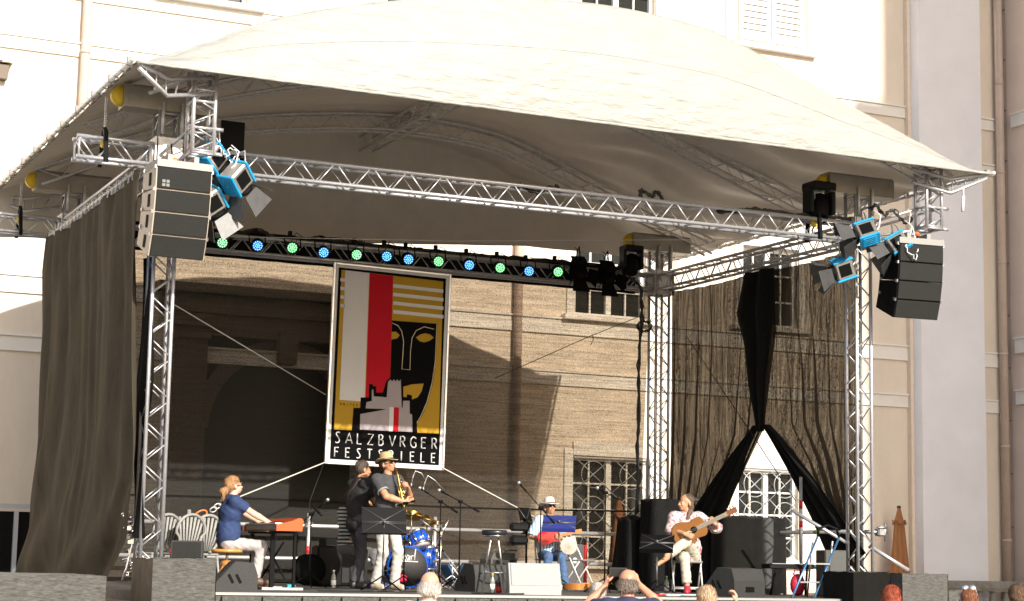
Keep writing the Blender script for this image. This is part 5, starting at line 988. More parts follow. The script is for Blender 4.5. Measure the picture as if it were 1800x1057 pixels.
# ------------------------------------------------ keyboard and stand, stools
kx = at(507, 940, Y=.55).x
kb = thing('stage_keyboard', 'red-ended electronic keyboard seen from its side on a black stand', 'keyboard', (kx - .02, 1.15, .74), R(-88))
q = MB(); q.box((0, 0, .05), (1.18, .32, .075), bev=.01); q.build('keyboard_case', mat('warm_grey_case', (.20, .16, .14), .4, var=.1), kb)
for sx in (-1, 1):
    q = MB(); q.prism([(-.175, .0), (.17, .0), (.185, .13), (.16, .16), (-.06, .105), (-.175, .075)], (sx * .60 - (.0 if sx > 0 else .035), 0, 0), (0, 1, 0), (0, 0, 1), (.035, 0, 0)); q.build('end_cheek', mat('red_orange_lacquer', (.62, .08, .012), .3, coat=.4, var=.15, scale=6), kb)
q = MB()
for k in range(42): q.box((-.57 + k * .0276, -.10, .094), (.0255, .14, .016))
q.build('white_keys', white_p, kb)
q = MB()
for k in range(41):
    if k % 7 not in (2, 6): q.box((-.556 + k * .0276, -.075, .108), (.013, .09, .014))
q.build('black_keys', black, kb)
q = MB(); q.box((0, .08, .115), (1.17, .17, .05), rx3(.35)); q.build('control_panel', mat('red_orange_lacquer', (.62, .08, .012)), kb)
ks = thing('keyboard_stand', 'black crossed keyboard stand with square legs', 'stand', (kx - .02, 1.15, 0), R(-88))
for x in (-.38, .38):
    q = MB()
    q.box((x, -.13, .36), (.045, .045, .70)); q.box((x, .17, .36), (.035, .035, .70)); q.build('leg', black, ks); q = MB(); q.box((x, .02, .015), (.05, .55, .03)); q.build('foot_bar', steel, ks)
    q = MB(); q.box((x, .02, .725), (.05, .40, .025)); q.build('support_arm', black, ks)
q = MB(); q.tube((-.38, .02, .15), (.38, .02, .6), .014, 6); q.tube((-.38, .05, .6), (.38, .05, .15), .014, 6); q.build('cross_brace', black, ks)
ks2 = MB(); 
st_ = thing('piano_stool', 'round varnished wooden screw stool under the keyboard player', 'stool', (KP.x, KP.y, 0)); q = MB(); q.lathe([(.0, .455), (.19, .455), (.205, .47), (.205, .49), (.19, .50), (0, .50)], (0, 0, 0), 28); q.build('seat', mat('honey_wood', (.62, .30, .07), .25, var=.3, scale=8), st_)
q = MB(); q.tube((0, 0, .35), (0, 0, .455), .018, 10); q.build('screw', steel, st_); q = MB(); q.lathe([(.05, .25), (.075, .28), (.075, .34), (.04, .36)], (0, 0, 0), 16); q.build('hub', wood, st_)
for k in range(4): a = k * PI / 2 + .5; MB().tube((.05 * math.cos(a), .05 * math.sin(a), .3), (.24 * math.cos(a), .24 * math.sin(a), 0), .018, 8).build('leg', wood, st_)
bs = thing('bar_stool', 'chrome legged bar stool with round black seat standing empty at centre', 'stool', zf(868, .9)); q = MB(); q.lathe([(0, .76), (.16, .76), (.175, .78), (.175, .81), (.16, .83), (0, .835)], (0, 0, 0), 28); q.build('seat', mat('black_vinyl', (.02, .02, .02), .35), bs); q = MB(); q.lathe([(.14, .735), (.165, .745), (.16, .76)], (0, 0, 0), 24); q.build('seat_ring', chrome, bs)
for k in range(4): a = k * PI / 2 + .4; MB().path([(.06 * math.cos(a), .06 * math.sin(a), .75), (.08 * math.cos(a), .08 * math.sin(a), .66), (.22 * math.cos(a), .22 * math.sin(a), 0)], .014, 8).build('leg', chrome, bs)
MB().path([(.165 * math.cos(t), .165 * math.sin(t), .26) for t in np.linspace(0, 2 * PI, 24, endpoint=False)], .010, 6, closed=True).build('foot_ring', chrome, bs)
# plastic chairs at the left
def shell_chair(label, loc, rz):
    t = thing('plastic_chair', label, 'chair', loc, rz, 'grey plastic chairs with fan backs'); m = mat('pale_grey_plastic', (.28, .275, .26), .5, var=.08)
    q = MB(); pts = [(.23 * math.cos(a) * (1.05 if math.sin(a) > 0 else .8), .27 * math.sin(a)) for a in np.linspace(-PI * .42, PI * 1.42, 26)]
    q.path([(x, .22 + .12 * (z + .27), .72 + z) for x, z in pts], .022, 8, flat=(0, 1, 0))
    for k in range(-3, 4): q.path([(k * .022, .20, .48), (k * .045, .215, .66), (k * .066, .26, .955)], [.012, .016, .022], 6)
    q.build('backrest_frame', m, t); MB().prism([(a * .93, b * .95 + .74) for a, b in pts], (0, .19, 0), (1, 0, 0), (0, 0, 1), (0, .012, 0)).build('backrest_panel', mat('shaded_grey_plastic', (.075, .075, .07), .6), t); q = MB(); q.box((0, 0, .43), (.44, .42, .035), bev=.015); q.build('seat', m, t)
    for sx in (-1, 1):
        for sy in (-1, 1): MB().path([(sx * .19, sy * .18, .42), (sx * .235, sy * .22, 0)], [.022, .015], 8).build('leg', m, t)
    return t
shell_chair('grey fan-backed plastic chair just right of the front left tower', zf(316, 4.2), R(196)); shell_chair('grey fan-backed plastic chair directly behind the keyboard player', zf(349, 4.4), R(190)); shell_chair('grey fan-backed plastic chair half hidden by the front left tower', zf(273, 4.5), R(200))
cup = MB().lathe([(.0, 0), (.035, 0), (.045, .12), (.04, .12), (.0, .01)], (0, 0, 0), 14).build('paper_cup', red); cup.location = V(zf(302, 3.2)) + V((0, 0, .38)); tag(cup, 'red cup on the low case behind the front left tower', 'cup')
cs = MB().box((0, 0, .19), (.9, .4, .38), bev=.01).build('flight_case', mat('pale_case', (.45, .46, .46), .4, .5)); cs.location = zf(300, 3.3); tag(cs, 'low pale metal case behind the front left tower', 'case')
fb = MB(); fb.path([at(x_, y_, Y=.3) for x_, y_ in ((232, 905), (236, 940), (228, 975), (222, 1000), (215, 1020))], .012, 6)
for k in range(14): p = at(222 + (k * 7) % 17, 905 + k * 8, Y=.3 + .1 * (k % 3)); fb.box(p, (.07, .05, .04), rz3(k)); fb.tube(p + V((-.06, 0, 0)), p + V((.06, 0, .05)), .012, 6)
tag(fb.build('scaffold_fittings', chrome), 'cluster of shiny clamps and chain beside the front left tower', 'fittings')
# ------------------------------------------------ stands
def music_stand(label, loc, rz, h=1.02, tilt=.45, m=black, w_=.52, hh=.30, lip=True, folder=None):
    t = thing('music_stand', label, 'music stand', loc, rz, 'music stands'); M = rx3(-tilt)
    q = MB(); c = V((0, 0, h)); q.box(c, (w_, .008, hh), M); q.box(c + M @ V((0, .03, -hh / 2)), (w_, .06, .008), M); q.build('desk', m, t)
    q = MB()
    for a, b in (((-w_ / 2, -.008, -hh / 2), (w_ / 2, -.008, hh / 2)), ((-w_ / 2, -.008, hh / 2), (w_ / 2, -.008, -hh / 2)), ((-w_ / 2, -.008, -.02), (w_ / 2, -.008, -.02)), ((-w_ / 2, -.01, -.04), (w_ / 2, -.01, -.04))): q.tube(c + M @ V(a), c + M @ V(b), .006, 6)
    q.ball(c + M @ V((0, -.03, -.03)), .026, 10); q.build('desk_braces', mat('dark_bracket', (.10, .10, .10), .4, .5), t)
    q = MB(); q.tube((0, -.02, h - .03), (0, -.02, .45), .010, 8); q.tube((0, -.02, .5), (0, -.02, .12), .015, 8); q.build('pole', mat('dark_bracket', (.10, .10, .10)), t)
    for k in range(3): a = k * 2 * PI / 3 + .5; MB().path([(0, -.02, .2), (.06 * math.cos(a), -.02 + .06 * math.sin(a), .16), (.30 * math.cos(a), -.02 + .30 * math.sin(a), .01)], .010, 6).build('leg', black, t)
    if folder: q = MB(); q.box(c + M @ V((-.12, .014, .05)), (.23, .006, .30), M @ rz3(.1)); q.box(c + M @ V((.12, .014, .05)), (.23, .006, .30), M @ rz3(-.1)); q.build('folder', folder, t)
    return t
sxp = at(675, 918, Y=.6); music_stand('black music stand with crossed braces in front of the saxophonist', (sxp.x, .6, 0), R(-12), at(675, 915, Y=.6).z, .25, w_=.58, hh=.34)
bluef = mat('blue_folder', (.03, .045, .24), .35, var=.2, scale=4)
p = at(983, 918, Y=3.1); music_stand('music stand with open blue folder before the player in the white hat', (p.x, 3.1, 0), R(-30), p.z, 1.05, m=bluef, w_=.50, hh=.40)
p = at(925, 915, Y=4.9); music_stand('tall black music stand left of the player in the white hat', (p.x, 4.9, 0), R(25), p.z, .3, w_=.30, hh=.42)
p = at(912, 938, Y=4.3); t = thing('speaker_on_stand', 'black two-part bracket box on a pole left of the seated player in the white hat', 'speaker', (p.x, 4.3, 0)); q = MB(); q.box((0, 0, p.z + .10), (.30, .12, .13), bev=.03); q.box((0, 0, p.z - .10), (.30, .12, .15), bev=.04); q.build('cabinet', blackp, t); MB().tube((.13, .0, 0), (.13, 0, p.z), .014, 8).build('pole', black, t)
for k in range(3): a = k * 2 * PI / 3; MB().tube((.13, 0, .15), (.13 + .22 * math.cos(a), .22 * math.sin(a), 0), .01, 6).build('leg', black, t)
p = at(1155, 953, Y=.4); music_stand('low black music stand tilted flat left of the classical guitarist', (p.x, .4, 0), R(-35), p.z, .95, w_=.46, hh=.34)
mic_m = mat('mic_grille', (.55, .55, .56), .3, .8)
def mic_stand(label, loc, top, tip, cond=False, m=black, ang=.3, basep=None, long=0):
    """pole at loc up to top(z); boom from the pole top toward tip (world)"""
    t = thing('microphone_stand', label, 'microphone stand', loc, group='microphone stands'); lo = V(loc); tp = V((0, 0, top)); e = V(tip) - lo; d = (e - tp).normalized()
    MB().path([(0, 0, .12), (0, 0, top)], [.012, .009], 8).build('pole', m, t)
    for k in range(3): a = k * 2 * PI / 3 + ang; MB().path([(0, 0, .2), (.30 * math.cos(a), .30 * math.sin(a), .01)], .010, 6).build('leg', m, t)
    q = MB(); q.tube(tp - d * .22, e - d * .12, .0075, 8); q.lathe([(.022, -.03), (.022, .03)], tp, 10, ry3(PI / 2)); q.tube(tp - d * .30, tp - d * .2, .016, 8); q.build('boom', m, t)
    mic = MB(); mic.path([e - d * .16, e - d * .03], [.011, .016], 10); o = mic.build('microphone', black, t); MB().ball(e, .027 if not cond else .016, 12).build('mic_head', mic_m, o); return t
def P3(px, py, Y): return at(px, py, Y=Y)
def mst(label, pxb, Y, pyt, tip, Yt=None, **k): b = at(pxb, 1000, Y=Y); zt = at(pxb, pyt, Y=Y).z; return mic_stand(label, (b.x, Y, 0), zt, at(tip[0], tip[1], Y=Yt if Yt is not None else Y), **k)
mst('boom microphone stand at centre reaching up left toward the dark scrim', 772, 2.6, 882, (738, 858), 2.6)
mst('second boom microphone stand left of the bar stool', 807, 2.2, 882, (772, 862), 2.3)
mst('tall straight microphone stand in front of the player in the white hat', 949, 1.4, 893, (912, 849), 1.4)
mst('microphone stand between the window and the orange parasol', 1063, 1.6, 866, (1050, 858), 1.5)
mst('boom microphone stand behind the keyboard, microphone high', 544, 2.4, 904, (576, 879), 2.3)
mst('short microphone stand in front of the saxophone bell', 710, .9, 885, (698, 889), 1.2, ang=1.1)
mst('short microphone stand left of the classical guitarist', 1176, 1.9, 925, (1182, 915), 1.0)
mst('white-tipped microphone on a low boom by the drum kit', 795, 2.9, 990, (768, 955), 3.0, m=steel)
# goosenecks over the drums
for lb, pts in (('curved gooseneck microphone left of the drum boom', [(748, 845), (741, 832), (730, 828), (726, 838), (723, 855)]), ('curved gooseneck microphone over the drum kit', [(786, 868), (765, 845), (752, 836), (747, 848), (744, 862)])):
    q = MB(); q.path([at(a, b, Y=2.6) for a, b in pts], .008, 6); q.path([at(pts[-1][0], pts[-1][1] - 6, Y=2.6), at(pts[-1][0], pts[-1][1] + 2, Y=2.6)], .014, 8); tag(q.build('gooseneck_microphone', steel), lb, 'microphone')
hm_ = MB(); p = at(838, 465, Y=2.6); q = at(556, 902, Y=2.2); hm_.path([at(545, 915, Y=2.3), at(556, 895, Y=2.3), at(566, 908, Y=2.3)], .009, 6); hm_.path([at(553, 893, Y=2.3), at(562, 903, Y=2.3)], .018, 8); tag(hm_.build('clip_microphone', black), 'black microphone hanging below the boom behind the keyboard', 'microphone')
# ------------------------------------------------ drum kit
dk = Z0(716, 2.9); DY = 2.9
dr = thing('drum_kit', 'blue sparkle drum kit with brass cymbals behind the saxophonist', 'drum kit', (dk.x, DY, 0), R(-14)); bl_ = mat('blue_lacquer_shell', (.01, .10, .62), .15, coat=.8, var=.35, scale=9); hd = mat('dark_drum_head', (.065, .062, .06), .6, var=.15, scale=6); chd = mat('silver_drum_head', (.45, .40, .38), .4)
def drum(c, r, h, M, head=hd, name='drum_shell', rimm=None):
    q = MB(); q.lathe([(r, -h / 2), (r, h / 2)], c, 32, M); s_ = q.build(name, bl_, dr); q = MB(); q.lathe([(r * .97, h / 2 + .004), (r * 1.03, h / 2 - .004), (r * 1.05, h / 2 - .03), (r * 1.02, h / 2 - .03)], c, 32, M, cap=False); q.lathe([(r * 1.02, -h / 2 + .03), (r * 1.05, -h / 2 + .03), (r * 1.03, -h / 2), (r * .97, -h / 2 - .004)], c, 32, M, cap=False); q.build('hoop', rimm or chrome, s_)
    q = MB(); q.lathe([(0, h / 2 + .003), (r * .98, h / 2 + .002)], c, 32, M); q.lathe([(r * .98, -h / 2 - .002), (0, -h / 2 - .003)], c, 32, M); q.build('drum_head', head, s_)
    q = MB(); 
    for k in range(8): a = k * PI / 4 + .2; cc = V(c) + M @ V((math.cos(a) * (r + .012), math.sin(a) * (r + .012), 0)); q.tube(cc - M.col[2] * h * .42, cc + M.col[2] * h * .42, .006, 6); q.box(cc, (.02, .02, .05), M)
    q.build('lugs', chrome, s_); return s_
Mb = rx3(PI / 2); bz = .31
drum((0, 0, bz), .285, .40, Mb, rimm=bl_)
q = MB()   # script lettering on the bass drum head
def script(mb, strokes, x0, z0, s, y, r):
    for st in strokes: mb.path([(x0 + a * s, y, z0 + b * s) for a, b in st], r, 6)
PEARL = [[(.05, .0), (.12, .5), (.18, 1.0)], [(0, .8), (.1, 1.05), (.35, 1.1), (.5, .9), (.42, .62), (.15, .52)], [(.55, .25), (.72, .32), (.74, .48), (.62, .5), (.54, .3), (.6, .06), (.8, .06)], [(1.12, .42), (.95, .5), (.86, .25), (.95, .04), (1.08, .2), (1.12, .45), (1.1, .05), (1.2, .06)], [(1.28, .45), (1.3, .05)], [(1.3, .3), (1.42, .46), (1.52, .42)], [(1.62, .05), (1.64, .55), (1.7, 1.05)], [(-.1, -.12), (.6, -.06), (1.95, -.1)]]
script(q, PEARL, -.16, bz + .09, .155, -.208, .0075); q.build('script_lettering', white_p, dr)
Mt = rx3(-.5) @ ry3(-.3); drum((.18, .02, .70), .14, .22, Mt.to_3x3() if hasattr(Mt, 'to_3x3') else Mt, head=chd)
drum((.33, .35, .45), .19, .34, rx3(.05), head=chd); drum((.12, .50, .72), .17, .13, rx3(-.1) , head=chd)
for i, (c, r, tl) in enumerate((((.10, .25, 1.05), .17, (-.4, .2)), ((.32, .2, 1.02), .17, (.2, .3)), ((.45, .45, .95), .18, (.15, -.2)), ((-.25, .35, 1.0), .2, (.3, -.2)))):
    M = rx3(tl[0]) @ ry3(tl[1]); q = MB(); q.lathe([(r, -.004), (r * .5, .010), (.045, .018), (.03, .035), (.008, .04)], c, 28, M); q.build('cymbal', mat('cymbal_brass', (.62, .42, .10), .25, 1, var=.2, scale=20), dr)
    q = MB(); q.tube((c[0], c[1] + .02, .05), (c[0], c[1], c[2] + .06), .010, 8)
    for k in range(3): a = k * 2.1 + i; q.tube((c[0], c[1], .3), (c[0] + .24 * math.cos(a), c[1] + .24 * math.sin(a), .01), .009, 6); q.tube((c[0], c[1], .1), (c[0] + .16 * math.cos(a), c[1] + .16 * math.sin(a), .12), .006, 6)
    for z in (.35, .6): q.lathe([(.018, -.03), (.018, .03)], (c[0], c[1] + .01, z), 10)
    q.build('cymbal_stand', chrome, dr)
q = MB()
for a, b in (((-.2, -.1, .1), (-.36, -.26, 0)), ((.2, -.1, .1), (.38, -.26, 0)), ((.1, 0, .58), (.17, .02, .75)), ((.3, .1, .1), (.5, -.1, 0)), ((.45, .2, .6), (.62, .1, 1.0)), ((.5, .2, .8), (.2, .1, 1.0)), ((.35, .1, .15), (.62, 0, .02)), ((.45, .1, .55), (.45, .1, .1)), ((.52, .15, .9), (.52, .15, 0)), ((.4, 0, .4), (.6, .1, .45)), ((-.35, .2, .6), (-.3, .2, 0))): q.tube(a, b, .012, 8)
for c in ((.45, .1, .55), (.52, .15, .8), (.52, .15, .6), (.5, .1, .9), (.3, .1, .6), (.4, .0, .4), (-.3, .2, .5), (.45, .1, .95)): q.box(c, (.05, .05, .06), rz3(c[0] * 9), bev=.01)
q.build('hardware', chrome, dr)
q = MB(); q.lathe([(0, -.02), (.035, -.02), (.035, .05), (.02, .07)], (-.16, -.30, .28), 12, rx3(PI / 2)); q.tube((-.3, -.3, .28), (-.05, -.28, .27), .02, 8); q.build('kick_microphone', steel, dr)
q = MB(); q.ball((-.09, -.30, .15), .075, 12, (1, .5, .75)); q.build('red_pad', mat('crimson_cloth', (.5, .01, .05), .8), dr)
bsd = thing('folding_stool', 'folding stool with blue fabric seat right of the drums', 'stool', zf(800, 3.4), R(10)); 
q = MB().grid(lambda u, v: V((-.2 + .4 * u, -.13 + .26 * v, .30 - .22 * math.sin(u * PI) * .9 + .1 * abs(u - .5))), 14, 6); q.build('fabric_seat', mat('blue_fabric', (.05, .16, .38), .8, var=.3), bsd, solid=.004)
for sx in (-1, 1): MB().tube((sx * .2, -.14, .38), (-sx * .18, -.12, 0), .011, 6).build('leg', whp, bsd); MB().tube((sx * .2, .14, .38), (-sx * .18, .12, 0), .011, 6).build('leg', whp, bsd)
# ------------------------------------------------ hat player's corner
def acoustic(q, s=1): pass
GB = [(-.245, 0), (-.235, .085), (-.19, .155), (-.12, .18), (-.04, .165), (.02, .135), (.07, .125), (.12, .135), (.18, .138), (.225, .105), (.24, .05), (.242, 0)]; GB = [cat(GB, i / 40) for i in range(41)]; GB = GB + [(a, -b) for a, b in GB[::-1][1:-1]]
bjl = BJ + V((.0, 0, 0)); Mj = Matrix.Translation(BJ) @ Matrix.Rotation(R(-14), 4, 'Z')
uk = thing('ukulele', 'small bright red ukulele held by the player in the white hat', 'ukulele', Mj @ V((-.08, -.36, .80)), R(-14)); q = MB(); q.prism([(a * .75, b * .62) for a, b in GB], (0, 0, 0), (.97, 0, .2), (-.2, 0, .97), (0, .07, 0)); q.build('ukulele_body', mat('bright_red_lacquer', (.70, .01, .02), .2, coat=.6), uk); q = MB(); q.box((.30, .02, .06), (.30, .02, .04), ry3(-.2)); q.box((.47, .02, .10), (.10, .018, .06), ry3(-.2)); q.build('neck', wood, uk)
bj2 = thing('banjo', 'round pale tambourine-like banjo head on the lap of the hat player', 'banjo', Mj @ V((.22, -.38, .67)), R(-14)); q = MB(); q.lathe([(0, .035), (.125, .035), (.135, .03), (.135, -.03), (.10, -.035)], (0, 0, 0), 28, rx3(PI / 2)); q.build('drum_shell', mat('pale_skin_head', (.60, .55, .45), .5, var=.4, scale=25), bj2); q = MB()
for k in range(14): a = k * 2 * PI / 14; q.box((.14 * math.cos(a), 0, .14 * math.sin(a)), (.016, .06, .016))
q.build('tension_brackets', chrome, bj2)
def folding_chair(label, loc, rz, m=None, sd=None):
    m = m or alu2; t = thing('folding_chair', label, 'chair', loc, rz, 'metal folding chairs'); q = MB(); q.box((0, 0, .455), (.40, .38, .03), bev=.012); q.build('seat', sd or mat('grey_seat', (.30, .28, .26), .5, .3), t)
    for sx in (-1, 1): MB().path([(sx * .20, -.19, 0), (sx * .20, .04, .44), (sx * .20, .16, .68), (sx * .19, .19, .84)], .0125, 8).build('front_leg', m, t); MB().path([(sx * .185, .22, 0), (sx * .185, -.10, .44)], .0125, 8).build('rear_leg', m, t)
    q = MB(); q.grid(lambda u, v: V((-.19 + .38 * u, .175 + .025 * math.sin(PI * u) + .02 * v, .64 + .19 * v)), 10, 3); q.build('backrest', sd or m, t, solid=.012)
    for y, z in ((-.15, .10), (.18, .08)): MB().tube((-.19, y, z), (.19, y, z), .010, 6).build('crossbar', m, t)
    return t
folding_chair('metal folding chair under the player in the white hat', (BJ.x + .02, BJ.y + .02, 0), R(-14)); folding_chair('empty metal folding chair right of the player in the white hat', zf(1018, 4.0), R(35))
folding_chair('metal folding chair carrying the classical guitarist', (cg.x + .03, cg.y + .04, 0), R(-22), alu2)
gc = thing('instrument_case', 'grey and red upright instrument case behind the empty folding chair', 'case', zf(1003, 5.3), R(10)); q = MB(); q.box((0, 0, .36), (.42, .22, .72), bev=.03); q.build('case_body', mat('grey_case', (.09, .085, .085), .7, var=.2), gc); q = MB(); q.box((.23, .0, .36), (.05, .23, .70), bev=.01); q.build('red_side', red, gc); MB().lathe([(0, 0), (.05, 0), (.05, .004)], (0, -.112, .45), 16, rx3(PI / 2)).build('round_sticker', white_p, gc)
fg = thing('floor_guitar', 'orange wooden guitar lying on the stage floor right of the pale monitor', 'guitar', zf(1020, 2.2, .03), R(20)); q = MB(); q.prism([(a * 1.0, b) for a, b in GB], (0, 0, 0), (1, 0, 0), (0, 1, 0), (0, 0, .09)); q.build('guitar_body', wood, fg); q = MB(); q.box((.45, 0, .09), (.45, .05, .025)); q.build('neck', wood, fg)
# ------------------------------------------------ classical guitar (front facing the audience)
Mg = Matrix.Translation(cg) @ Matrix.Rotation(R(-22), 4, 'Z'); gd = V((.80, -.05, .40)).normalized(); gv = V((-.40, .0, .80)); gv = (gv - gd * gv.dot(gd)).normalized(); gn = gd.cross(gv)
G3 = Matrix((gd, gv, gd.cross(gv))).transposed(); cgt = thing('classical_guitar', 'honey brown classical guitar played by the seated man in the floral shirt', 'guitar', Mg @ V((-.01, -.37, .87)), R(-22)); gm = mat('honey_cedar', (.22, .082, .012), .25, var=.25, scale=5, stretch=(1, 8, 1), coat=.3)
nrm = V((0, -1, 0)); q = MB(); q.prism(GB, (0, 0, 0), gd, gv, (0, .10, 0)); q.build('guitar_body', mat('dark_rosewood', (.14, .05, .02), .3), cgt); q = MB(); q.prism([(a * .985, b * .98) for a, b in GB], (0, -.004, 0), gd, gv, (0, .0035, 0)); q.build('soundboard', gm, cgt)
q = MB(); q.lathe([(0, 0), (.045, 0), (.045, .003)], gd * .06 + V((0, -.0075, 0)), 20, rx3(PI / 2)); q.build('sound_hole', black, cgt); q = MB(); q.box(gd * -.13 + V((0, -.014, 0)), (.03, .018, .16), Matrix((gd, V((0, 1, 0)), gv)).transposed()); q.build('bridge', wood, cgt)
Mn_ = Matrix((gd, V((0, 1, 0)), gv)).transposed(); q = MB(); q.box(gd * .36 + V((0, .0, 0)), (.42, .022, .055), Mn_); q.build('neck', mat('pale_neck_wood', (.30, .22, .14), .4), cgt); q = MB(); q.box(gd * .33 + V((0, -.016, 0)), (.45, .008, .052), Mn_)
q.build('fingerboard', mat('worn_fingerboard', (.34, .30, .22), .35, var=.4, scale=30, stretch=(8, 1, 1)), cgt); q = MB(); q.box(gd * .645 + V((0, .01, 0)), (.16, .018, .075), Mn_)
for k in range(3):
    for s_ in (-1, 1): q.tube(gd * (.60 + k * .045) + gv * s_ * .035, gd * (.60 + k * .045) + gv * s_ * .07, .008, 6)
q.build('headstock', mat('dark_rosewood', (.14, .05, .02)), cgt); q = MB()
for k in range(6): q.tube(gd * -.13 + gv * (k - 2.5) * .008 + V((0, -.026, 0)), gd * .56 + gv * (k - 2.5) * .007 + V((0, -.024, 0)), .0012, 4)
q.build('strings', steel, cgt)
# ------------------------------------------------ cloth covered gear and right corner
def heap(name, label, cen, pts, m, seed, vx=.03, k=.12, wr=.012, floor=0):
    t = thing(name, label, 'covered gear', cen); S = SDF(k)
    for p in pts:
        if len(p) == 2: S.ell(p[0], p[1])
        else: S.cap(p[0], p[1], p[2], p[3])
    g_ = S.mesh('cloth_cover', m, t, vx, wr=wr, seed=seed); return t
blk2 = mat('dark_grey_molton', (.010, .010, .010), .85, var=.4, scale=10, bump=.6, bscale=25, spec=.15)
def drape_over(name, label, px0, px1, Y, d, ztop, m, seed, taper=.15, peak=0):
    a, b = at(px0, 1000, Y=Y).x, at(px1, 1000, Y=Y).x; t = thing(name, label, 'covered gear', ((a + b) / 2, Y, 0)); w_ = (b - a) / 2; r = random.Random(seed); ph = [r.uniform(0, 6) for _ in range(5)]
    def f(u, v):
        an = u * 2 * PI; c, s = math.cos(an), math.sin(an); e = 5; rr = (abs(c) ** e + abs(s) ** e) ** (-1 / e)
        if v < .3: k = v / .3 * (1 - taper); z = ztop + peak * (1 - v / .3) - .02 * (v / .3) ** 4
        else: vv = (v - .3) / .7; k = (1 - taper) + taper * vv + .03 * vv * (math.sin(an * 7 + ph[0]) + .6 * math.sin(an * 13 + ph[1] + vv * 2)); z = ztop - .02 - (ztop - .02) * vv
        return V((w_ * k * rr * c, d * k * rr * s, z + .012 * math.sin(an * 5 + v * 9 + ph[2])))
    MB().grid(f, 120, 50).build('cloth_cover', m, t); return t
drape_over('covered_speaker', 'tall gear draped in black cloth left of the classical guitarist', 1130, 1190, 3.6, .30, at(1160, 878, Y=3.6).z, blk2, 1)
drape_over('covered_speaker', 'low heap of gear under black cloth in front of the rear right tower', 1083, 1140, 4.2, .35, at(1110, 912, Y=4.2).z, blk2, 2, .35, .05)
drape_over('covered_speaker', 'gear under folded black cloth directly behind the guitarist chair', 1225, 1262, 2.6, .25, at(1245, 925, Y=2.6).z, blk2, 3)
drape_over('covered_amplifier', 'wide black covered amplifier in front of the curtain opening', 1258, 1334, 2.0, .26, at(1290, 908, Y=2.0).z, blackcloth, 4, .06)
drape_over('covered_amplifier', 'grey cloth hanging over the right end of the wide amplifier', 1330, 1374, 2.25, .22, at(1350, 911, Y=2.25).z, mat('grey_molton', (.07, .07, .068), .9, var=.25, bump=.4), 5, .08)
gs = thing('speaker_box', 'plain grey upright speaker box at the foot of the front right tower', 'loudspeaker', zf(1461, .25), R(-12)); q = MB(); q.box((0, 0, .33), (.33, .34, .66), bev=.012); q.build('cabinet', mat('mid_grey_cabinet', (.075, .075, .068), .6, var=.25, scale=30, bump=.3, bscale=150), gs); MB().box((0, -.174, .33), (.30, .01, .62)).build('grille', mat('grey_mesh', (.085, .085, .078), .6, bump=.4, bscale=300), gs)
rkb = thing('stage_piano', 'dark stage piano on a stand behind the stepladder', 'keyboard', (at(1385, 992, Y=1.2).x, 1.2, at(1385, 996, Y=1.2).z), R(-8)); q = MB(); q.box((0, 0, 0), (.72, .30, .07), bev=.012); q.build('keyboard_case', blackp, rkb); q = MB()
for k in range(22): q.box((-.30 + k * .028, -.08, .038), (.025, .12, .012))
q.build('white_keys', mat('dim_white_keys', (.35, .35, .34), .4), rkb)
for sx in (-1, 1): MB().path([(sx * .25, -.12, -.04), (sx * .28, 0, -rkb.location.z)], .018, 6).build('leg', black, rkb)
rb = MB(); rb.ball((0, 0, .16), .16, 16, (.75, .5, 1)); rb.path([(-.07, 0, .30), (-.05, 0, .37), (.05, 0, .37), (.07, 0, .30)], .012, 6); o = rb.build('backpack', mat('red_nylon', (.45, .01, .04), .5, var=.3, scale=14, bump=.5)); o.location = zf(1402, .8); tag(o, 'red backpack on the floor under the stage piano', 'bag')
sl = thing('stepladder', 'folding stepladder with long blue rails at the right corner', 'stepladder', zf(1398, -.3)); blr = mat('blue_anodised', (.10, .28, .55), .3, .7)
for y in (-.0,): 
    for x in (-.22, .14): MB().tube((x - .0, -.25, 0), (x + .66, .1, .84), .016, 8).build('rail', blr, sl)
for x in (-.05, .28): MB().tube((x + .55, .45, 0), (x + .42, .12, .78), .013, 8).build('rear_leg', steel, sl)
for k in (.25, .55): MB().box((-.04 + .66 * k, -.25 + .35 * k, .84 * k), (.36, .09, .02)).build('step', steel, sl)
MB().path([(.44, .1, .84), (.47, .12, .95), (.62, .12, 1.0), (.76, .1, .95), (.80, .1, .84)], .02, 8).build('hoop', black, sl)
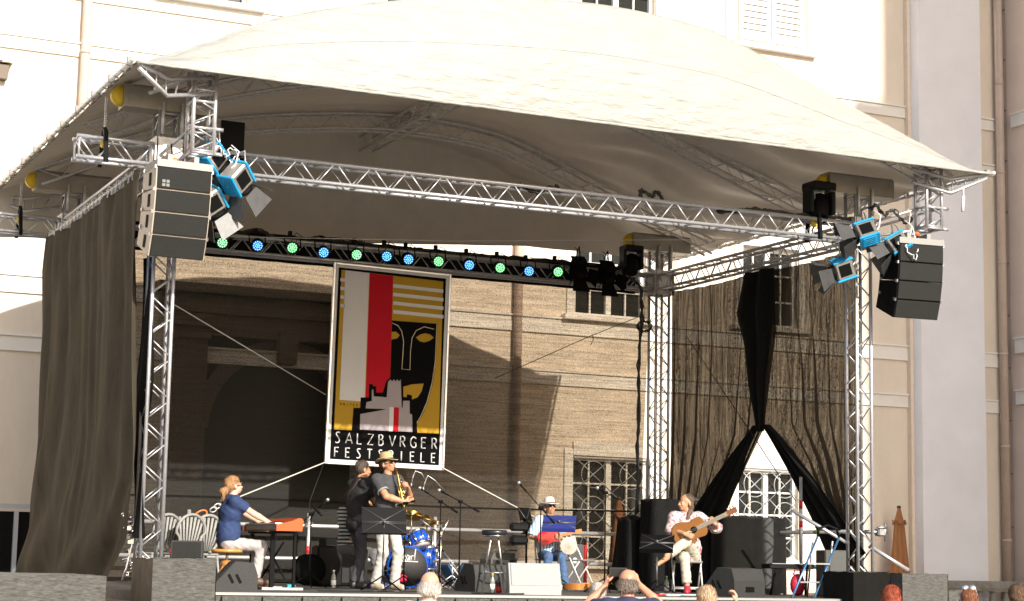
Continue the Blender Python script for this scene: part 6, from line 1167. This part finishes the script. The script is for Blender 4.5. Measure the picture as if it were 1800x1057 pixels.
# small things on the floor
def bottle(label, loc, m, capm): t = thing('bottle', label, 'bottle', loc, group='bottles on the stage'); MB().lathe([(0, 0), (.033, 0), (.034, .15), (.03, .17), (.013, .21), (.013, .24)], (0, 0, 0), 14).build('bottle_body', m, t); MB().lathe([(.015, .235), (.015, .255), (0, .256)], (0, 0, 0), 12).build('cap', capm, t); MB().lathe([(.0352, .05), (.0352, .12)], (0, 0, 0), 14).build('label', white_p, t)
gl = mat('clear_bottle', (.42, .45, .38), .1, trans=.5); bottle('clear water bottle with yellow cap beside the bar stool', zf(866, .0), gl, yellow); bottle('pale green bottle between the music stand and the bare foot', zf(1172, .9), gl, green_m); bottle('green bottle at the right end of the pale monitor', zf(984, .1), mat('green_glass', (.1, .35, .12), .1, trans=.4), green_m); bottle('bottle standing left of the bassist legs', zf(587, 2.0), gl, white_p)
o = MB().lathe([(0, 0), (.035, 0), (.04, .09), (.036, .09), (0, .01)], (0, 0, 0), 14).build('paper_cup', red); o.location = zf(877, .1); tag(o, 'red cup on the floor between the bar stool legs', 'cup')
o = MB().box((0, 0, .03), (.12, .08, .06), bev=.01).build('pedal', mat('teal_plastic', (.02, .30, .34), .4)); o.location = zf(512, 1.6); tag(o, 'teal pedal box on the floor behind the keyboard stand', 'pedal')
def floorcable(label, pxs, Y, m, r=.007, seed=0):
    rr = random.Random(seed); pts = [tuple(V(zf(px, Y + rr.uniform(-.4, .4), .012))) for px in pxs]; q = MB(); q.path([cat(pts, i / 60) for i in range(61)], r, 5); tag(q.build('floor_cable', m), label, 'cable')
floorcable('black cables strewn on the floor behind the keyboard stand', [440, 500, 470, 540, 520, 590, 560], 1.6, cable_m, .011, 1)
floorcable('white cable looped on the floor beside the red shoe', [1160, 1182, 1170, 1195, 1178, 1205, 1230, 1260], -.2, whitecable, .009, 2)
floorcable('red cable curled at the front edge by the guitarist', [1146, 1160, 1152, 1175, 1165], -.3, red, .012, 3)
floorcable('green black cable along the stage edge below the bar stool', [830, 850, 842, 870, 900, 930, 980], -.4, cable_m, .009, 4)
floorcable('black cable between the monitors at centre', [560, 600, 640, 660, 700, 740], -.2, cable_m, .009, 5)
rk = thing('cable_drum', 'dark heap of cables and black case behind the microphone stand', 'case', zf(560, 4.2)); MB().lathe([(0, -.1), (.23, -.1), (.23, -.07), (.1, -.07), (.1, .07), (.23, .07), (.23, .1), (0, .1)], (-.15, 0, .24), 26, rx3(PI / 2)).build('reel', black, rk); q = MB(); q.box((.2, .2, .3), (.4, .3, .6), bev=.03); q.build('case_body', blackp, rk)
ax_ = thing('combo_amplifier', 'black combo amplifier in shade behind the striped sleeve', 'amplifier', zf(592, 4.6)); MB().box((0, 0, .36), (.5, .3, .72), bev=.02).build('cabinet', black, ax_); MB().box((0, -.155, .33), (.44, .01, .55)).build('grille', mat('dark_mesh_grille', (.022, .022, .021)), ax_)
